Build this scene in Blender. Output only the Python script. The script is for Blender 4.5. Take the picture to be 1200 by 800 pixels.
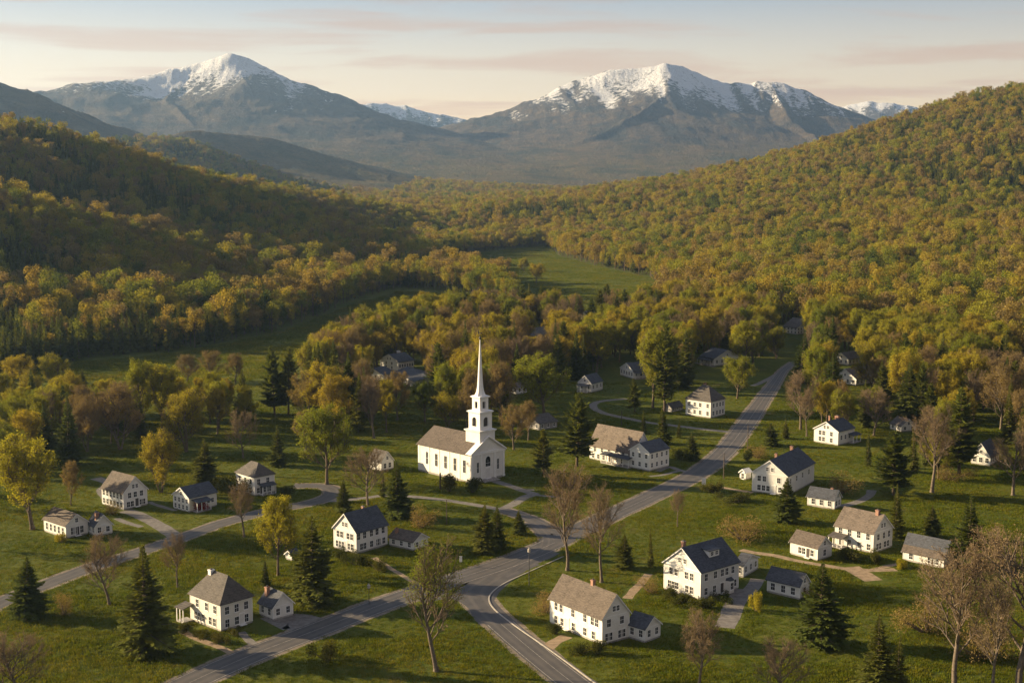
import bpy, math, random
import numpy as np
from mathutils import Vector, Matrix

random.seed(7)
rng = np.random.default_rng(11)
R = math.radians
S = bpy.context.scene
for _o in list(bpy.data.objects):
    bpy.data.objects.remove(_o)

# ------------------------------------------------------------------ camera, sky, sun, exposure
F_PX, CX, CY, HOR, CAM_H = 1550.0, 600.0, 400.0, 205.0, 88.0
PITCH = math.atan((CY - HOR) / F_PX)
cam_data = bpy.data.cameras.new('camera')
cam_data.lens = 36.0 * F_PX / 1200.0
cam_data.sensor_width = 36.0
cam_data.sensor_fit = 'HORIZONTAL'
cam_data.clip_start = 1.0
cam_data.clip_end = 60000.0
cam = bpy.data.objects.new('camera', cam_data)
S.collection.objects.link(cam)
cam.location = (0, 0, CAM_H)
cam.rotation_euler = (math.pi / 2 - PITCH, 0, 0)
S.camera = cam

SUN_EL, SUN_AZ = R(16.0), R(-77.0)          # azimuth from +Y, clockwise positive
SUN_STRENGTH, SKY_STRENGTH, EXPOSURE = 5.0, 0.058, 1.6
sun_dir = Vector((math.sin(SUN_AZ) * math.cos(SUN_EL), math.cos(SUN_AZ) * math.cos(SUN_EL), math.sin(SUN_EL)))
sd = bpy.data.lights.new('sun', 'SUN')
sd.energy = SUN_STRENGTH
sd.angle = R(0.55)
sd.color = (1.0, 0.78, 0.47)
sun = bpy.data.objects.new('sun', sd)
S.collection.objects.link(sun)
sun.rotation_euler = (-sun_dir).to_track_quat('-Z', 'Y').to_euler()
sun.location = (-300, 80, 200)

S.view_settings.view_transform = 'Standard'
S.view_settings.look = 'None'
S.view_settings.exposure = EXPOSURE
S.view_settings.gamma = 1.0
S.view_settings.use_curve_mapping = False
S.render.engine = 'CYCLES'
S.cycles.use_denoising = True
S.cycles.max_bounces = 5
S.cycles.diffuse_bounces = 3
S.cycles.glossy_bounces = 2
S.cycles.transmission_bounces = 3
S.cycles.volume_bounces = 0
S.cycles.transparent_max_bounces = 4
S.cycles.sample_clamp_indirect = 4.0


def nodes_of(idblock):
    idblock.use_nodes = True
    nt = idblock.node_tree
    nt.nodes.clear()
    return nt


class NT:
    """Short-hand for building a node tree."""
    def __init__(self, nt):
        self.nt = nt

    def n(self, typ, **kw):
        nd = self.nt.nodes.new(typ)
        for k, v in kw.items():
            if k.startswith('i_'):
                nd.inputs[k[2:].replace('_', ' ')].default_value = v
            else:
                setattr(nd, k, v)
        return nd

    def l(self, a, b):
        self.nt.links.new(a, b)

    def math(self, op, a, b=None, c=None):
        nd = self.nt.nodes.new('ShaderNodeMath')
        nd.operation = op
        for i, v in enumerate((a, b, c)):
            if v is None:
                continue
            if isinstance(v, (int, float)):
                nd.inputs[i].default_value = v
            else:
                self.l(v, nd.inputs[i])
        return nd.outputs[0]

    def mix(self, fac, a, b, blend='MIX'):
        nd = self.nt.nodes.new('ShaderNodeMix')
        nd.data_type = 'RGBA'
        nd.blend_type = blend
        for i, v in ((0, fac), (6, a), (7, b)):
            if isinstance(v, (int, float)):
                nd.inputs[i].default_value = v
            elif isinstance(v, tuple):
                nd.inputs[i].default_value = (*v, 1) if len(v) == 3 else v
            else:
                self.l(v, nd.inputs[i])
        return nd.outputs[2]

    def ramp(self, fac, stops):
        nd = self.nt.nodes.new('ShaderNodeValToRGB')
        cr = nd.color_ramp
        while len(cr.elements) < len(stops):
            cr.elements.new(0.5)
        for e, (p, c) in zip(cr.elements, stops):
            e.position = p
            e.color = (*c, 1) if isinstance(c, tuple) else (c, c, c, 1)
        self.l(fac, nd.inputs[0])
        return nd.outputs[0]

    def noise(self, vec, scale, detail=4.0, rough=0.55, dist=0.0):
        nd = self.nt.nodes.new('ShaderNodeTexNoise')
        nd.inputs['Scale'].default_value = scale
        nd.inputs['Detail'].default_value = detail
        nd.inputs['Roughness'].default_value = rough
        nd.inputs['Distortion'].default_value = dist
        if vec is not None:
            self.l(vec, nd.inputs['Vector'])
        return nd.outputs['Fac']

    def scaled(self, vec, s):
        nd = self.nt.nodes.new('ShaderNodeMapping')
        nd.inputs['Scale'].default_value = s
        self.l(vec, nd.inputs['Vector'])
        return nd.outputs[0]


world = bpy.data.worlds.new('World')
S.world = world
w = NT(nodes_of(world))
sky = w.n('ShaderNodeTexSky', sky_type='NISHITA')
sky.sun_disc = False
sky.sun_elevation = SUN_EL
sky.sun_rotation = SUN_AZ
sky.altitude = 300
sky.air_density = 1.0
sky.dust_density = 6.0
sky.ozone_density = 3.5
# thin stratus streaks: noise on the sky direction projected on a flat cloud sheet
tc = w.n('ShaderNodeTexCoord')
sep = w.n('ShaderNodeSeparateXYZ')
w.l(tc.outputs['Generated'], sep.inputs[0])
zz = w.math('ADD', w.math('MAXIMUM', sep.outputs['Z'], 0.0), 0.035)
comb = w.n('ShaderNodeCombineXYZ')
w.l(w.math('DIVIDE', sep.outputs['X'], zz), comb.inputs[0])
w.l(w.math('DIVIDE', sep.outputs['Y'], zz), comb.inputs[1])
c1 = w.noise(w.scaled(comb.outputs[0], (0.62, 1.0, 1)), 0.55, 8, 0.58, 0.35)
c2 = w.noise(w.scaled(comb.outputs[0], (0.7, 1.0, 1)), 0.16, 2, 0.5)
cl = w.math('ADD', w.math('MULTIPLY', c1, 0.72), w.math('MULTIPLY', c2, 0.28))
cov = w.ramp(cl, [(0.49, 0.0), (0.545, 0.7), (0.62, 1.0)])
covz = w.math('MULTIPLY', cov, w.ramp(sep.outputs['Z'], [(0.02, 0.0), (0.05, 1.0)]))
# low sun: the band of sky near the horizon is warm and bright, most so towards the sun
grad = w.ramp(sep.outputs['Z'], [(0.0, (6.4, 4.3, 2.1)), (0.045, (6.0, 4.3, 2.35)), (0.085, (4.3, 3.6, 2.65)), (0.13, (2.1, 2.3, 2.5)), (0.3, (1.2, 1.5, 2.0)), (1.0, (0.8, 1.1, 1.7))])
dt = w.n('ShaderNodeVectorMath', operation='DOT_PRODUCT')
w.l(tc.outputs['Generated'], dt.inputs[0])
dt.inputs[1].default_value = (sun_dir.x, sun_dir.y, 0.0)
az_k = w.math('MULTIPLY_ADD', dt.outputs['Value'], 0.38, 1.45)
gm = w.n('ShaderNodeVectorMath', operation='SCALE')
w.l(grad, gm.inputs[0])
w.l(az_k, gm.inputs['Scale'])
base_sky = w.mix(0.72, sky.outputs[0], gm.outputs[0])
cloud_col = w.mix(1.0, w.mix(0.5, base_sky, (4.2, 3.3, 2.7)), (0.98, 0.83, 0.75), 'MULTIPLY')
sky_c = w.mix(covz, base_sky, cloud_col)
bg = w.n('ShaderNodeBackground')
bg.inputs['Strength'].default_value = SKY_STRENGTH
w.l(sky_c, bg.inputs[0])
wo = w.n('ShaderNodeOutputWorld')
w.l(bg.outputs[0], wo.inputs[0])

# ------------------------------------------------------------------ geometry helpers
cp, sp = math.cos(PITCH), math.sin(PITCH)


def ray(px, py):
    u, v = (px - CX) / F_PX, (CY - py) / F_PX
    return np.array([u, cp + v * sp, -sp + v * cp])


def G(p):
    """Ground point (z = 0) seen at a photograph pixel."""
    d = ray(*p)
    t = -CAM_H / d[2]
    return np.array([d[0] * t, d[1] * t])


def AT(px, py, dist):
    """Point on a pixel's ray at a horizontal distance."""
    d = ray(px, py)
    t = dist / math.hypot(d[0], d[1])
    return np.array([d[0] * t, d[1] * t, CAM_H + d[2] * t])


def zat(xy, py):
    """Height over the ground point xy that shows at row py."""
    k = (CY - py) / F_PX
    y = xy[1]
    # y*sp + (z-H)*cp = k*(y*cp - (z-H)*sp)
    return CAM_H + (k * y * cp - y * sp) / (cp + k * sp)


def proj(x, y, z):
    zc = z - CAM_H
    dep = y * cp - zc * sp
    return CX + F_PX * x / dep, CY - F_PX * (y * sp + zc * cp) / dep


def in_poly(x, y, poly):
    x = np.asarray(x, float)
    y = np.asarray(y, float)
    c = np.zeros(x.shape, bool)
    n = len(poly)
    for i in range(n):
        x0, y0 = poly[i]
        x1, y1 = poly[(i + 1) % n]
        if y0 == y1:
            continue
        cond = ((y0 > y) != (y1 > y)) & (x < (x1 - x0) * (y - y0) / (y1 - y0) + x0)
        c ^= cond
    return c


def _hash(ix, iy, seed):
    h = (ix.astype(np.int64) * 374761393 + iy.astype(np.int64) * 668265263 + seed * 1442695041) & 0xFFFFFFFF
    h = ((h ^ (h >> 13)) * 1274126177) & 0xFFFFFFFF
    h = h ^ (h >> 16)
    return (h & 0xFFFFFF) / float(0xFFFFFF) * 2 - 1


def vnoise(x, y, seed=0):
    ix, iy = np.floor(x), np.floor(y)
    fx, fy = x - ix, y - iy
    fx = fx * fx * fx * (fx * (fx * 6 - 15) + 10)
    fy = fy * fy * fy * (fy * (fy * 6 - 15) + 10)
    a, b = _hash(ix, iy, seed), _hash(ix + 1, iy, seed)
    c, d = _hash(ix, iy + 1, seed), _hash(ix + 1, iy + 1, seed)
    return (a * (1 - fx) + b * fx) * (1 - fy) + (c * (1 - fx) + d * fx) * fy


def fbm(x, y, octs=5, seed=0, ridged=False, gain=0.5):
    t = np.zeros(np.shape(x))
    amp, tot = 1.0, 0.0
    for o in range(octs):
        v = vnoise(x, y, seed + o * 17)
        t += amp * ((1 - 2 * np.abs(v)) if ridged else v)
        tot += amp
        amp *= gain
        x, y = x * 2.03 + 11.3, y * 2.03 - 7.1
    return t / tot


def sstep(a, b, x):
    t = np.clip((x - a) / (b - a), 0, 1)
    return t * t * (3 - 2 * t)


def np_mesh(name, verts, faces, mat_idx=None, smooth=False):
    """Mesh from arrays. faces: list of int arrays (n, k) of equal or differing k."""
    me = bpy.data.meshes.new(name)
    verts = np.asarray(verts, np.float32)
    groups = [np.asarray(f, np.int32) for f in faces if len(f)]
    me.vertices.add(len(verts))
    me.vertices.foreach_set('co', verts.ravel())
    nl = sum(g.size for g in groups)
    npoly = sum(len(g) for g in groups)
    me.loops.add(nl)
    me.loops.foreach_set('vertex_index', np.concatenate([g.ravel() for g in groups]))
    me.polygons.add(npoly)
    tot = np.concatenate([np.full(len(g), g.shape[1], np.int32) for g in groups])
    start = np.zeros(npoly, np.int32)
    start[1:] = np.cumsum(tot)[:-1]
    me.polygons.foreach_set('loop_start', start)
    me.polygons.foreach_set('loop_total', tot)
    if mat_idx is not None:
        me.polygons.foreach_set('material_index', np.asarray(mat_idx, np.int32))
    me.polygons.foreach_set('use_smooth', np.full(npoly, smooth))
    me.update(calc_edges=True)
    return me


def link(o):
    S.collection.objects.link(o)
    return o


def mesh_obj(name, me, mat=None, parent=None):
    o = bpy.data.objects.new(name, me)
    if mat is not None and not me.materials:
        me.materials.append(mat)
    link(o)
    if parent is not None:
        o.parent = parent
    return o


def tag(o, label=None, cat=None, group=None, kind=None):
    for k, v in (('label', label), ('category', cat), ('group', group), ('kind', kind)):
        if v:
            o[k] = v
    return o


def empty(name, loc, rz, label, cat, group=None):
    o = bpy.data.objects.new(name, None)
    o.empty_display_size = 0.5
    o.location = loc
    o.rotation_euler = (0, 0, rz)
    link(o)
    return tag(o, label, cat, group)


class MB:
    """Collects polygons and makes ONE mesh of them."""
    def __init__(self):
        self.v, self.f, self.m = [], [], []

    def poly(self, pts, m=0):
        i = len(self.v)
        self.v.extend([tuple(p) for p in pts])
        self.f.append(list(range(i, i + len(pts))))
        self.m.append(m)

    def box(self, x0, x1, y0, y1, z0, z1, m=0):
        a = [(x0, y0, z0), (x1, y0, z0), (x1, y1, z0), (x0, y1, z0), (x0, y0, z1), (x1, y0, z1), (x1, y1, z1), (x0, y1, z1)]
        i = len(self.v)
        self.v.extend(a)
        for q in ((3, 2, 1, 0), (4, 5, 6, 7), (0, 1, 5, 4), (1, 2, 6, 5), (2, 3, 7, 6), (3, 0, 4, 7)):
            self.f.append([i + k for k in q])
            self.m.append(m)

    def hull(self, bottom, top, m=0):
        """Prism between two loops with equal counts."""
        i, n = len(self.v), len(bottom)
        self.v.extend([tuple(p) for p in bottom] + [tuple(p) for p in top])
        self.f.append([i + k for k in reversed(range(n))])
        self.f.append([i + n + k for k in range(n)])
        self.m += [m, m]
        for k in range(n):
            j = (k + 1) % n
            self.f.append([i + k, i + j, i + n + j, i + n + k])
            self.m.append(m)

    def lathe(self, prof, n=12, cx=0, cy=0, m=0, rot=0.0):
        i = len(self.v)
        for r_, z_ in prof:
            for k in range(n):
                a = 2 * math.pi * k / n + rot
                self.v.append((cx + r_ * math.cos(a), cy + r_ * math.sin(a), z_))
        for j in range(len(prof) - 1):
            for k in range(n):
                k2 = (k + 1) % n
                self.f.append([i + j * n + k, i + j * n + k2, i + (j + 1) * n + k2, i + (j + 1) * n + k])
                self.m.append(m)
        self.f.append([i + k for k in reversed(range(n))])
        self.f.append([i + (len(prof) - 1) * n + k for k in range(n)])
        self.m += [m, m]

    def bar(self, p, q, r_, n=6, r2=None, m=0):
        p, q = Vector(p), Vector(q)
        d = (q - p).normalized()
        a = d.orthogonal().normalized()
        b = d.cross(a)
        r2 = r_ if r2 is None else r2
        lo = [p + (a * math.cos(t) + b * math.sin(t)) * r_ for t in [2 * math.pi * k / n for k in range(n)]]
        hi = [q + (a * math.cos(t) + b * math.sin(t)) * r2 for t in [2 * math.pi * k / n for k in range(n)]]
        self.hull(lo, hi, m)

    def mesh(self, name, mats=(), xf=None, smooth=False):
        me = bpy.data.meshes.new(name)
        v = self.v if xf is None else [tuple(xf @ Vector(p)) for p in self.v]
        me.from_pydata(v, [], self.f)
        for k in mats:
            me.materials.append(k)
        if any(self.m):
            me.polygons.foreach_set('material_index', self.m)
        if smooth:
            me.polygons.foreach_set('use_smooth', [True] * len(self.f))
        me.update()
        return me

    def build(self, name, mat, parent=None, xf=None, smooth=False):
        return mesh_obj(name, self.mesh(name, mat if isinstance(mat, (list, tuple)) else [mat], xf, smooth), None, parent)

# ------------------------------------------------------------------ materials
def new_mat(name):
    m = bpy.data.materials.new(name)
    t = NT(nodes_of(m))
    out = t.n('ShaderNodeOutputMaterial')
    b = t.n('ShaderNodeBsdfPrincipled')
    b.inputs['Roughness'].default_value = 0.8
    b.inputs['Specular IOR Level'].default_value = 0.25
    t.l(b.outputs[0], out.inputs[0])
    return m, t, b


def bump(t, b, height, strength=0.4, dist=0.05):
    nd = t.n('ShaderNodeBump')
    nd.inputs['Strength'].default_value = strength
    nd.inputs['Distance'].default_value = dist
    t.l(height, nd.inputs['Height'])
    t.l(nd.outputs[0], b.inputs['Normal'])


def geo_pos(t):
    return t.n('ShaderNodeNewGeometry').outputs['Position']


def obj_pos(t):
    return t.n('ShaderNodeTexCoord').outputs['Object']


def simple_mat(name, col, rough=0.8, var=0.25, scale=1.5, spec=0.25, world=False):
    m, t, b = new_mat(name)
    pos = geo_pos(t) if world else obj_pos(t)
    n = t.noise(pos, scale, 5, 0.6)
    c = t.mix(t.ramp(n, [(0.3, 0.0), (0.7, 1.0)]), tuple(x * (1 - var) for x in col), tuple(x * (1 + var) for x in col))
    t.l(c, b.inputs['Base Color'])
    b.inputs['Roughness'].default_value = rough
    b.inputs['Specular IOR Level'].default_value = spec
    return m


def ground_mat():
    m, t, b = new_mat('ground')
    pos = geo_pos(t)
    # lawn
    n1 = t.noise(pos, 0.035, 5, 0.6)
    n2 = t.noise(pos, 0.35, 5, 0.65)
    n3 = t.noise(pos, 3.0, 4, 0.7)
    g = t.mix(t.ramp(n1, [(0.35, 0.0), (0.65, 1.0)]), (0.054, 0.078, 0.008), (0.098, 0.110, 0.012))
    g = t.mix(t.ramp(n2, [(0.44, 0.0), (0.7, 0.75)]), g, (0.130, 0.118, 0.024))
    g = t.mix(t.math('MULTIPLY', t.ramp(n3, [(0.42, 0.0), (0.66, 1.0)]), 0.6), g, (0.032, 0.046, 0.008))
    n4 = t.noise(pos, 0.11, 3, 0.5)
    g = t.mix(t.ramp(n4, [(0.63, 0.0), (0.74, 0.55)]), g, (0.115, 0.082, 0.034))
    # forest floor and far woods
    f1 = t.noise(pos, 0.011, 4, 0.6)
    f2 = t.noise(t.scaled(pos, (1, 0.55, 1)), 0.0045, 6, 0.65)
    f3 = t.noise(pos, 0.09, 3, 0.7)
    fo = t.mix(t.ramp(f1, [(0.3, 0.0), (0.7, 1.0)]), (0.095, 0.082, 0.024), (0.150, 0.098, 0.040))
    fo = t.mix(t.ramp(f2, [(0.48, 0.0), (0.64, 0.85)]), fo, (0.045, 0.050, 0.022))
    fo = t.mix(t.ramp(f3, [(0.35, 0.55), (0.6, 0.0)]), fo, (0.022, 0.024, 0.012))
    af = t.n('ShaderNodeAttribute', attribute_name='forest')
    # leafless hardwoods higher up
    au = t.n('ShaderNodeAttribute', attribute_name='upland')
    up = t.mix(t.ramp(f1, [(0.3, 0.0), (0.7, 1.0)]), (0.040, 0.035, 0.030), (0.110, 0.080, 0.048))
    up = t.mix(t.ramp(f2, [(0.5, 0.0), (0.62, 0.8)]), up, (0.022, 0.027, 0.026))
    fo = t.mix(au.outputs['Fac'], fo, up)
    # bare rock and snow above the tree line
    col = t.mix(af.outputs['Fac'], g, fo)
    ar = t.n('ShaderNodeAttribute', attribute_name='alpine')
    rk = t.mix(t.noise(pos, 0.02, 6, 0.7), (0.06, 0.052, 0.046), (0.13, 0.115, 0.10))
    col = t.mix(ar.outputs['Fac'], col, rk)
    asn = t.n('ShaderNodeAttribute', attribute_name='snow')
    sn = t.noise(t.scaled(pos, (1, 1, 0.35)), 0.035, 6, 0.72)
    sn2 = t.noise(pos, 0.006, 5, 0.65)
    k = t.math('ADD', asn.outputs['Fac'], t.math('ADD', t.math('MULTIPLY', t.math('SUBTRACT', sn, 0.5), 2.4), t.math('MULTIPLY', t.math('SUBTRACT', sn2, 0.5), 0.8)))
    col = t.mix(t.ramp(k, [(0.46, 0.0), (0.72, 1.0)]), col, (0.60, 0.60, 0.61))
    t.l(col, b.inputs['Base Color'])
    b.inputs['Roughness'].default_value = 0.95
    b.inputs['Specular IOR Level'].default_value = 0.08
    hb = t.math('ADD', t.math('MULTIPLY', t.noise(pos, 0.06, 5, 0.7), t.math('MULTIPLY', af.outputs['Fac'], 22.0)),
                t.math('ADD', t.math('MULTIPLY', n3, 0.10), t.math('MULTIPLY', n2, 0.35)))
    bump(t, b, hb, 0.9, 1.0)
    return m


def asphalt_mat():
    m, t, b = new_mat('asphalt')
    pos = geo_pos(t)
    n1 = t.noise(pos, 0.25, 5, 0.6)
    n2 = t.noise(pos, 6.0, 3, 0.7)
    c = t.mix(t.ramp(n1, [(0.35, 0.0), (0.65, 1.0)]), (0.060, 0.055, 0.052), (0.092, 0.082, 0.074))
    c = t.mix(t.math('MULTIPLY', n2, 0.35), c, (0.045, 0.044, 0.046))
    at = t.n('ShaderNodeAttribute', attribute_name='across')      # -1 .. 1 across the road: worn wheel tracks
    tr = t.math('ABSOLUTE', t.math('SUBTRACT', t.math('ABSOLUTE', at.outputs['Fac']), 0.45))
    c = t.mix(t.ramp(tr, [(0.06, 0.40), (0.2, 0.0)]), c, (0.125, 0.108, 0.094))
    c = t.mix(t.ramp(t.noise(t.scaled(pos, (1, 1, 1)), 0.7, 6, 0.75, 1.5), [(0.60, 0.0), (0.66, 0.5)]), c, (0.045, 0.043, 0.042))
    t.l(c, b.inputs['Base Color'])
    b.inputs['Roughness'].default_value = 0.72
    b.inputs['Specular IOR Level'].default_value = 0.35
    bump(t, b, n2, 0.15, 0.02)
    return m


def clapboard_mat(name, col=(0.74, 0.725, 0.69), pitch=0.16):
    m, t, b = new_mat(name)
    pos = obj_pos(t)
    sepz = t.n('ShaderNodeSeparateXYZ')
    t.l(pos, sepz.inputs[0])
    saw = t.math('FRACT', t.math('MULTIPLY', sepz.outputs['Z'], 1.0 / pitch))
    n1 = t.noise(pos, 0.6, 5, 0.65)
    n2 = t.noise(t.scaled(pos, (6, 6, 0.7)), 1.0, 4, 0.7)
    c = t.mix(t.ramp(n1, [(0.35, 0.0), (0.7, 1.0)]), col, tuple(x * y for x, y in zip(col, (0.88, 0.86, 0.82))))
    c = t.mix(t.ramp(n2, [(0.55, 0.0), (0.8, 0.30)]), c, (0.50, 0.47, 0.42))
    low = t.ramp(sepz.outputs['Z'], [(0.15, 0.35), (0.9, 0.0)])
    c = t.mix(t.math('MULTIPLY', low, n2), c, (0.38, 0.36, 0.30))
    t.l(c, b.inputs['Base Color'])
    b.inputs['Roughness'].default_value = 0.6
    bump(t, b, saw, 0.9, 0.022)
    return m


def shingle_mat(name, col, var=0.4):
    m, t, b = new_mat(name)
    pos = obj_pos(t)
    br = t.n('ShaderNodeTexBrick')
    br.inputs['Scale'].default_value = 1.0
    br.inputs['Brick Width'].default_value = 0.45
    br.inputs['Row Height'].default_value = 0.2
    br.inputs['Mortar Size'].default_value = 0.012
    br.inputs['Color1'].default_value = (*[x * (1 - var) for x in col], 1)
    br.inputs['Color2'].default_value = (*[x * (1 + var) for x in col], 1)
    br.inputs['Mortar'].default_value = (*[x * 0.35 for x in col], 1)
    # courses run along the eaves: use object z for rows and the horizontal run for columns
    sepz = t.n('ShaderNodeSeparateXYZ')
    t.l(pos, sepz.inputs[0])
    cmb = t.n('ShaderNodeCombineXYZ')
    t.l(t.math('ADD', sepz.outputs['X'], sepz.outputs['Y']), cmb.inputs[0])
    t.l(t.math('MULTIPLY', sepz.outputs['Z'], 1.5), cmb.inputs[1])
    t.l(cmb.outputs[0], br.inputs['Vector'])
    n1 = t.noise(pos, 0.5, 5, 0.65)
    n2 = t.noise(t.scaled(pos, (1.2, 1.2, 0.3)), 0.9, 4, 0.6)
    c = t.mix(t.ramp(n1, [(0.35, 0.0), (0.7, 0.6)]), br.outputs['Color'], tuple(x * 1.35 for x in col))
    c = t.mix(t.ramp(n2, [(0.55, 0.0), (0.75, 0.5)]), c, tuple(x * 0.6 for x in col))
    t.l(c, b.inputs['Base Color'])
    b.inputs['Roughness'].default_value = 0.85
    bump(t, b, br.outputs['Fac'], 0.5, -0.02)
    return m


def glass_mat():
    m, t, b = new_mat('window_glass')
    pos = geo_pos(t)
    c = t.mix(t.noise(pos, 0.8, 2), (0.012, 0.014, 0.018), (0.05, 0.05, 0.052))
    t.l(c, b.inputs['Base Color'])
    b.inputs['Roughness'].default_value = 0.06
    b.inputs['Specular IOR Level'].default_value = 0.5
    return m


def brick_mat():
    m, t, b = new_mat('chimney_brick')
    pos = obj_pos(t)
    br = t.n('ShaderNodeTexBrick')
    br.inputs['Scale'].default_value = 4.0
    br.inputs['Color1'].default_value = (0.24, 0.10, 0.06, 1)
    br.inputs['Color2'].default_value = (0.33, 0.16, 0.10, 1)
    br.inputs['Mortar'].default_value = (0.35, 0.31, 0.27, 1)
    sepz = t.n('ShaderNodeSeparateXYZ')
    t.l(pos, sepz.inputs[0])
    cmb = t.n('ShaderNodeCombineXYZ')
    t.l(t.math('ADD', sepz.outputs['X'], sepz.outputs['Y']), cmb.inputs[0])
    t.l(sepz.outputs['Z'], cmb.inputs[1])
    t.l(cmb.outputs[0], br.inputs['Vector'])
    t.l(br.outputs['Color'], b.inputs['Base Color'])
    return m


def leaf_mat(name, stops, transl=0.35, patch=0.012, var=0.35):
    """Foliage: hue drifts from tree to tree and over the land in patches; thin leaves let light through."""
    m, t, b = new_mat(name)
    nt = t.nt
    nt.nodes.remove(b)
    oi = t.n('ShaderNodeObjectInfo')
    pn = t.noise(oi.outputs['Location'], patch, 3, 0.6)
    f = t.math('ADD', t.math('MULTIPLY', oi.outputs['Random'], 0.55), t.math('MULTIPLY', t.math('SUBTRACT', pn, 0.27), 0.95))
    c = t.ramp(f, stops)
    ln = t.noise(geo_pos(t), 0.9, 3, 0.7)
    c = t.mix(1.0, c, t.ramp(ln, [(0.3, 1 - var), (0.7, 1 + var)]), 'MULTIPLY')
    d = t.n('ShaderNodeBsdfDiffuse')
    tr = t.n('ShaderNodeBsdfTranslucent')
    t.l(c, d.inputs[0])
    t.l(t.mix(1.0, c, (1.25, 1.15, 0.6), 'MULTIPLY'), tr.inputs[0])
    mx = t.n('ShaderNodeMixShader')
    mx.inputs[0].default_value = transl
    t.l(d.outputs[0], mx.inputs[1])
    t.l(tr.outputs[0], mx.inputs[2])
    out = [n for n in nt.nodes if n.type == 'OUTPUT_MATERIAL'][0]
    t.l(mx.outputs[0], out.inputs[0])
    return m


M = {}
M['ground'] = ground_mat()
M['asphalt'] = asphalt_mat()
M['shoulder'] = simple_mat('gravel_shoulder', (0.20, 0.165, 0.125), 0.95, 0.35, 1.2, 0.1, True)
M['gravel'] = simple_mat('driveway_gravel', (0.17, 0.155, 0.14), 0.95, 0.3, 0.9, 0.1, True)
M['dirt'] = simple_mat('path_dirt', (0.27, 0.20, 0.13), 0.95, 0.3, 0.8, 0.1, True)
M['paint_line'] = simple_mat('road_paint', (0.30, 0.27, 0.235), 0.7, 0.45, 0.8, 0.2, True)
M['kerb'] = simple_mat('kerb_stone', (0.34, 0.31, 0.27), 0.85, 0.2, 1.0, 0.2, True)
M['clap'] = clapboard_mat('white_clapboard')
M['clap_cream'] = clapboard_mat('cream_clapboard', (0.70, 0.675, 0.61))
M['clap_old'] = clapboard_mat('old_white_clapboard', (0.64, 0.635, 0.61))
M['clap_grey'] = clapboard_mat('weathered_clapboard', (0.30, 0.285, 0.27))
M['trim'] = simple_mat('white_trim', (0.74, 0.725, 0.695), 0.55, 0.06, 1.0)
M['stone'] = simple_mat('foundation_stone', (0.30, 0.28, 0.26), 0.9, 0.3, 1.6)
M['slate'] = shingle_mat('slate_shingle', (0.062, 0.066, 0.078))
M['brown'] = shingle_mat('brown_shingle', (0.100, 0.080, 0.065))
M['tan'] = shingle_mat('tan_shingle', (0.130, 0.104, 0.084))
M['mixed'] = shingle_mat('grey_shingle', (0.090, 0.079, 0.070))
M['glass'] = glass_mat()
M['brick'] = brick_mat()
M['door'] = simple_mat('dark_door_paint', (0.07, 0.06, 0.055), 0.5, 0.2)
M['whitedoor'] = simple_mat('pale_door_paint', (0.62, 0.60, 0.56), 0.5, 0.1)
M['metal'] = simple_mat('dark_metal', (0.05, 0.05, 0.05), 0.45, 0.2, 2.0, 0.5)
M['brass'] = simple_mat('brass', (0.45, 0.32, 0.12), 0.35, 0.1, 2.0, 0.6)
M['pole'] = simple_mat('pole_wood', (0.085, 0.066, 0.05), 0.9, 0.3, 3.0)
M['bark'] = simple_mat('bark', (0.115, 0.088, 0.064), 0.95, 0.4, 2.2, 0.1)
M['bark_grey'] = simple_mat('grey_bark', (0.135, 0.108, 0.082), 0.95, 0.35, 2.2, 0.1)
M['twig'] = simple_mat('twig_bark', (0.20, 0.142, 0.090), 0.95, 0.3, 0.6, 0.1)
M['bud'] = leaf_mat('budding_leaves', [(0.05, (0.097, 0.132, 0.020)), (0.28, (0.189, 0.207, 0.025)), (0.50, (0.275, 0.252, 0.027)), (0.70, (0.303, 0.246, 0.029)), (0.90, (0.246, 0.189, 0.040))], 0.45)
M['russet'] = leaf_mat('russet_buds', [(0.1, (0.195, 0.150, 0.060)), (0.5, (0.225, 0.165, 0.066)), (0.9, (0.225, 0.185, 0.060))], 0.35)
M['fuzz'] = leaf_mat('twig_buds', [(0.1, (0.19, 0.140, 0.080)), (0.5, (0.205, 0.150, 0.080)), (0.9, (0.185, 0.155, 0.072))], 0.25)
M['needle'] = leaf_mat('conifer_needles', [(0.1, (0.075, 0.102, 0.024)), (0.5, (0.112, 0.130, 0.028)), (0.9, (0.150, 0.155, 0.030))], 0.3)
M['wood'] = leaf_mat('woodland_leaves', [(0.08, (0.057, 0.086, 0.020)), (0.24, (0.137, 0.160, 0.025)), (0.44, (0.246, 0.235, 0.029)), (0.60, (0.286, 0.223, 0.034)), (0.74, (0.234, 0.172, 0.054)), (0.90, (0.172, 0.135, 0.065))], 0.4, 0.006)
M['blade'] = leaf_mat('grass_blades', [(0.1, (0.054, 0.086, 0.008)), (0.45, (0.098, 0.118, 0.011)), (0.75, (0.150, 0.142, 0.016)), (0.95, (0.160, 0.126, 0.030))], 0.35, 0.03)
M['bush'] = leaf_mat('bush_leaves', [(0.1, (0.040, 0.052, 0.014)), (0.5, (0.070, 0.074, 0.018)), (0.9, (0.10, 0.088, 0.022))], 0.3)
M['redbush'] = leaf_mat('red_leaves', [(0.1, (0.22, 0.022, 0.016)), (0.9, (0.30, 0.03, 0.02))], 0.3)

# ------------------------------------------------------------------ terrain: one ground sheet, hills and mountains as its relief
def crest(pts, dz=0.0):
    out = []
    for px, py, d in pts:
        p = AT(px, py, d)
        out.append((p[0], p[1], max(p[2] + dz, 1.0)))
    return np.array(out)


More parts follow.
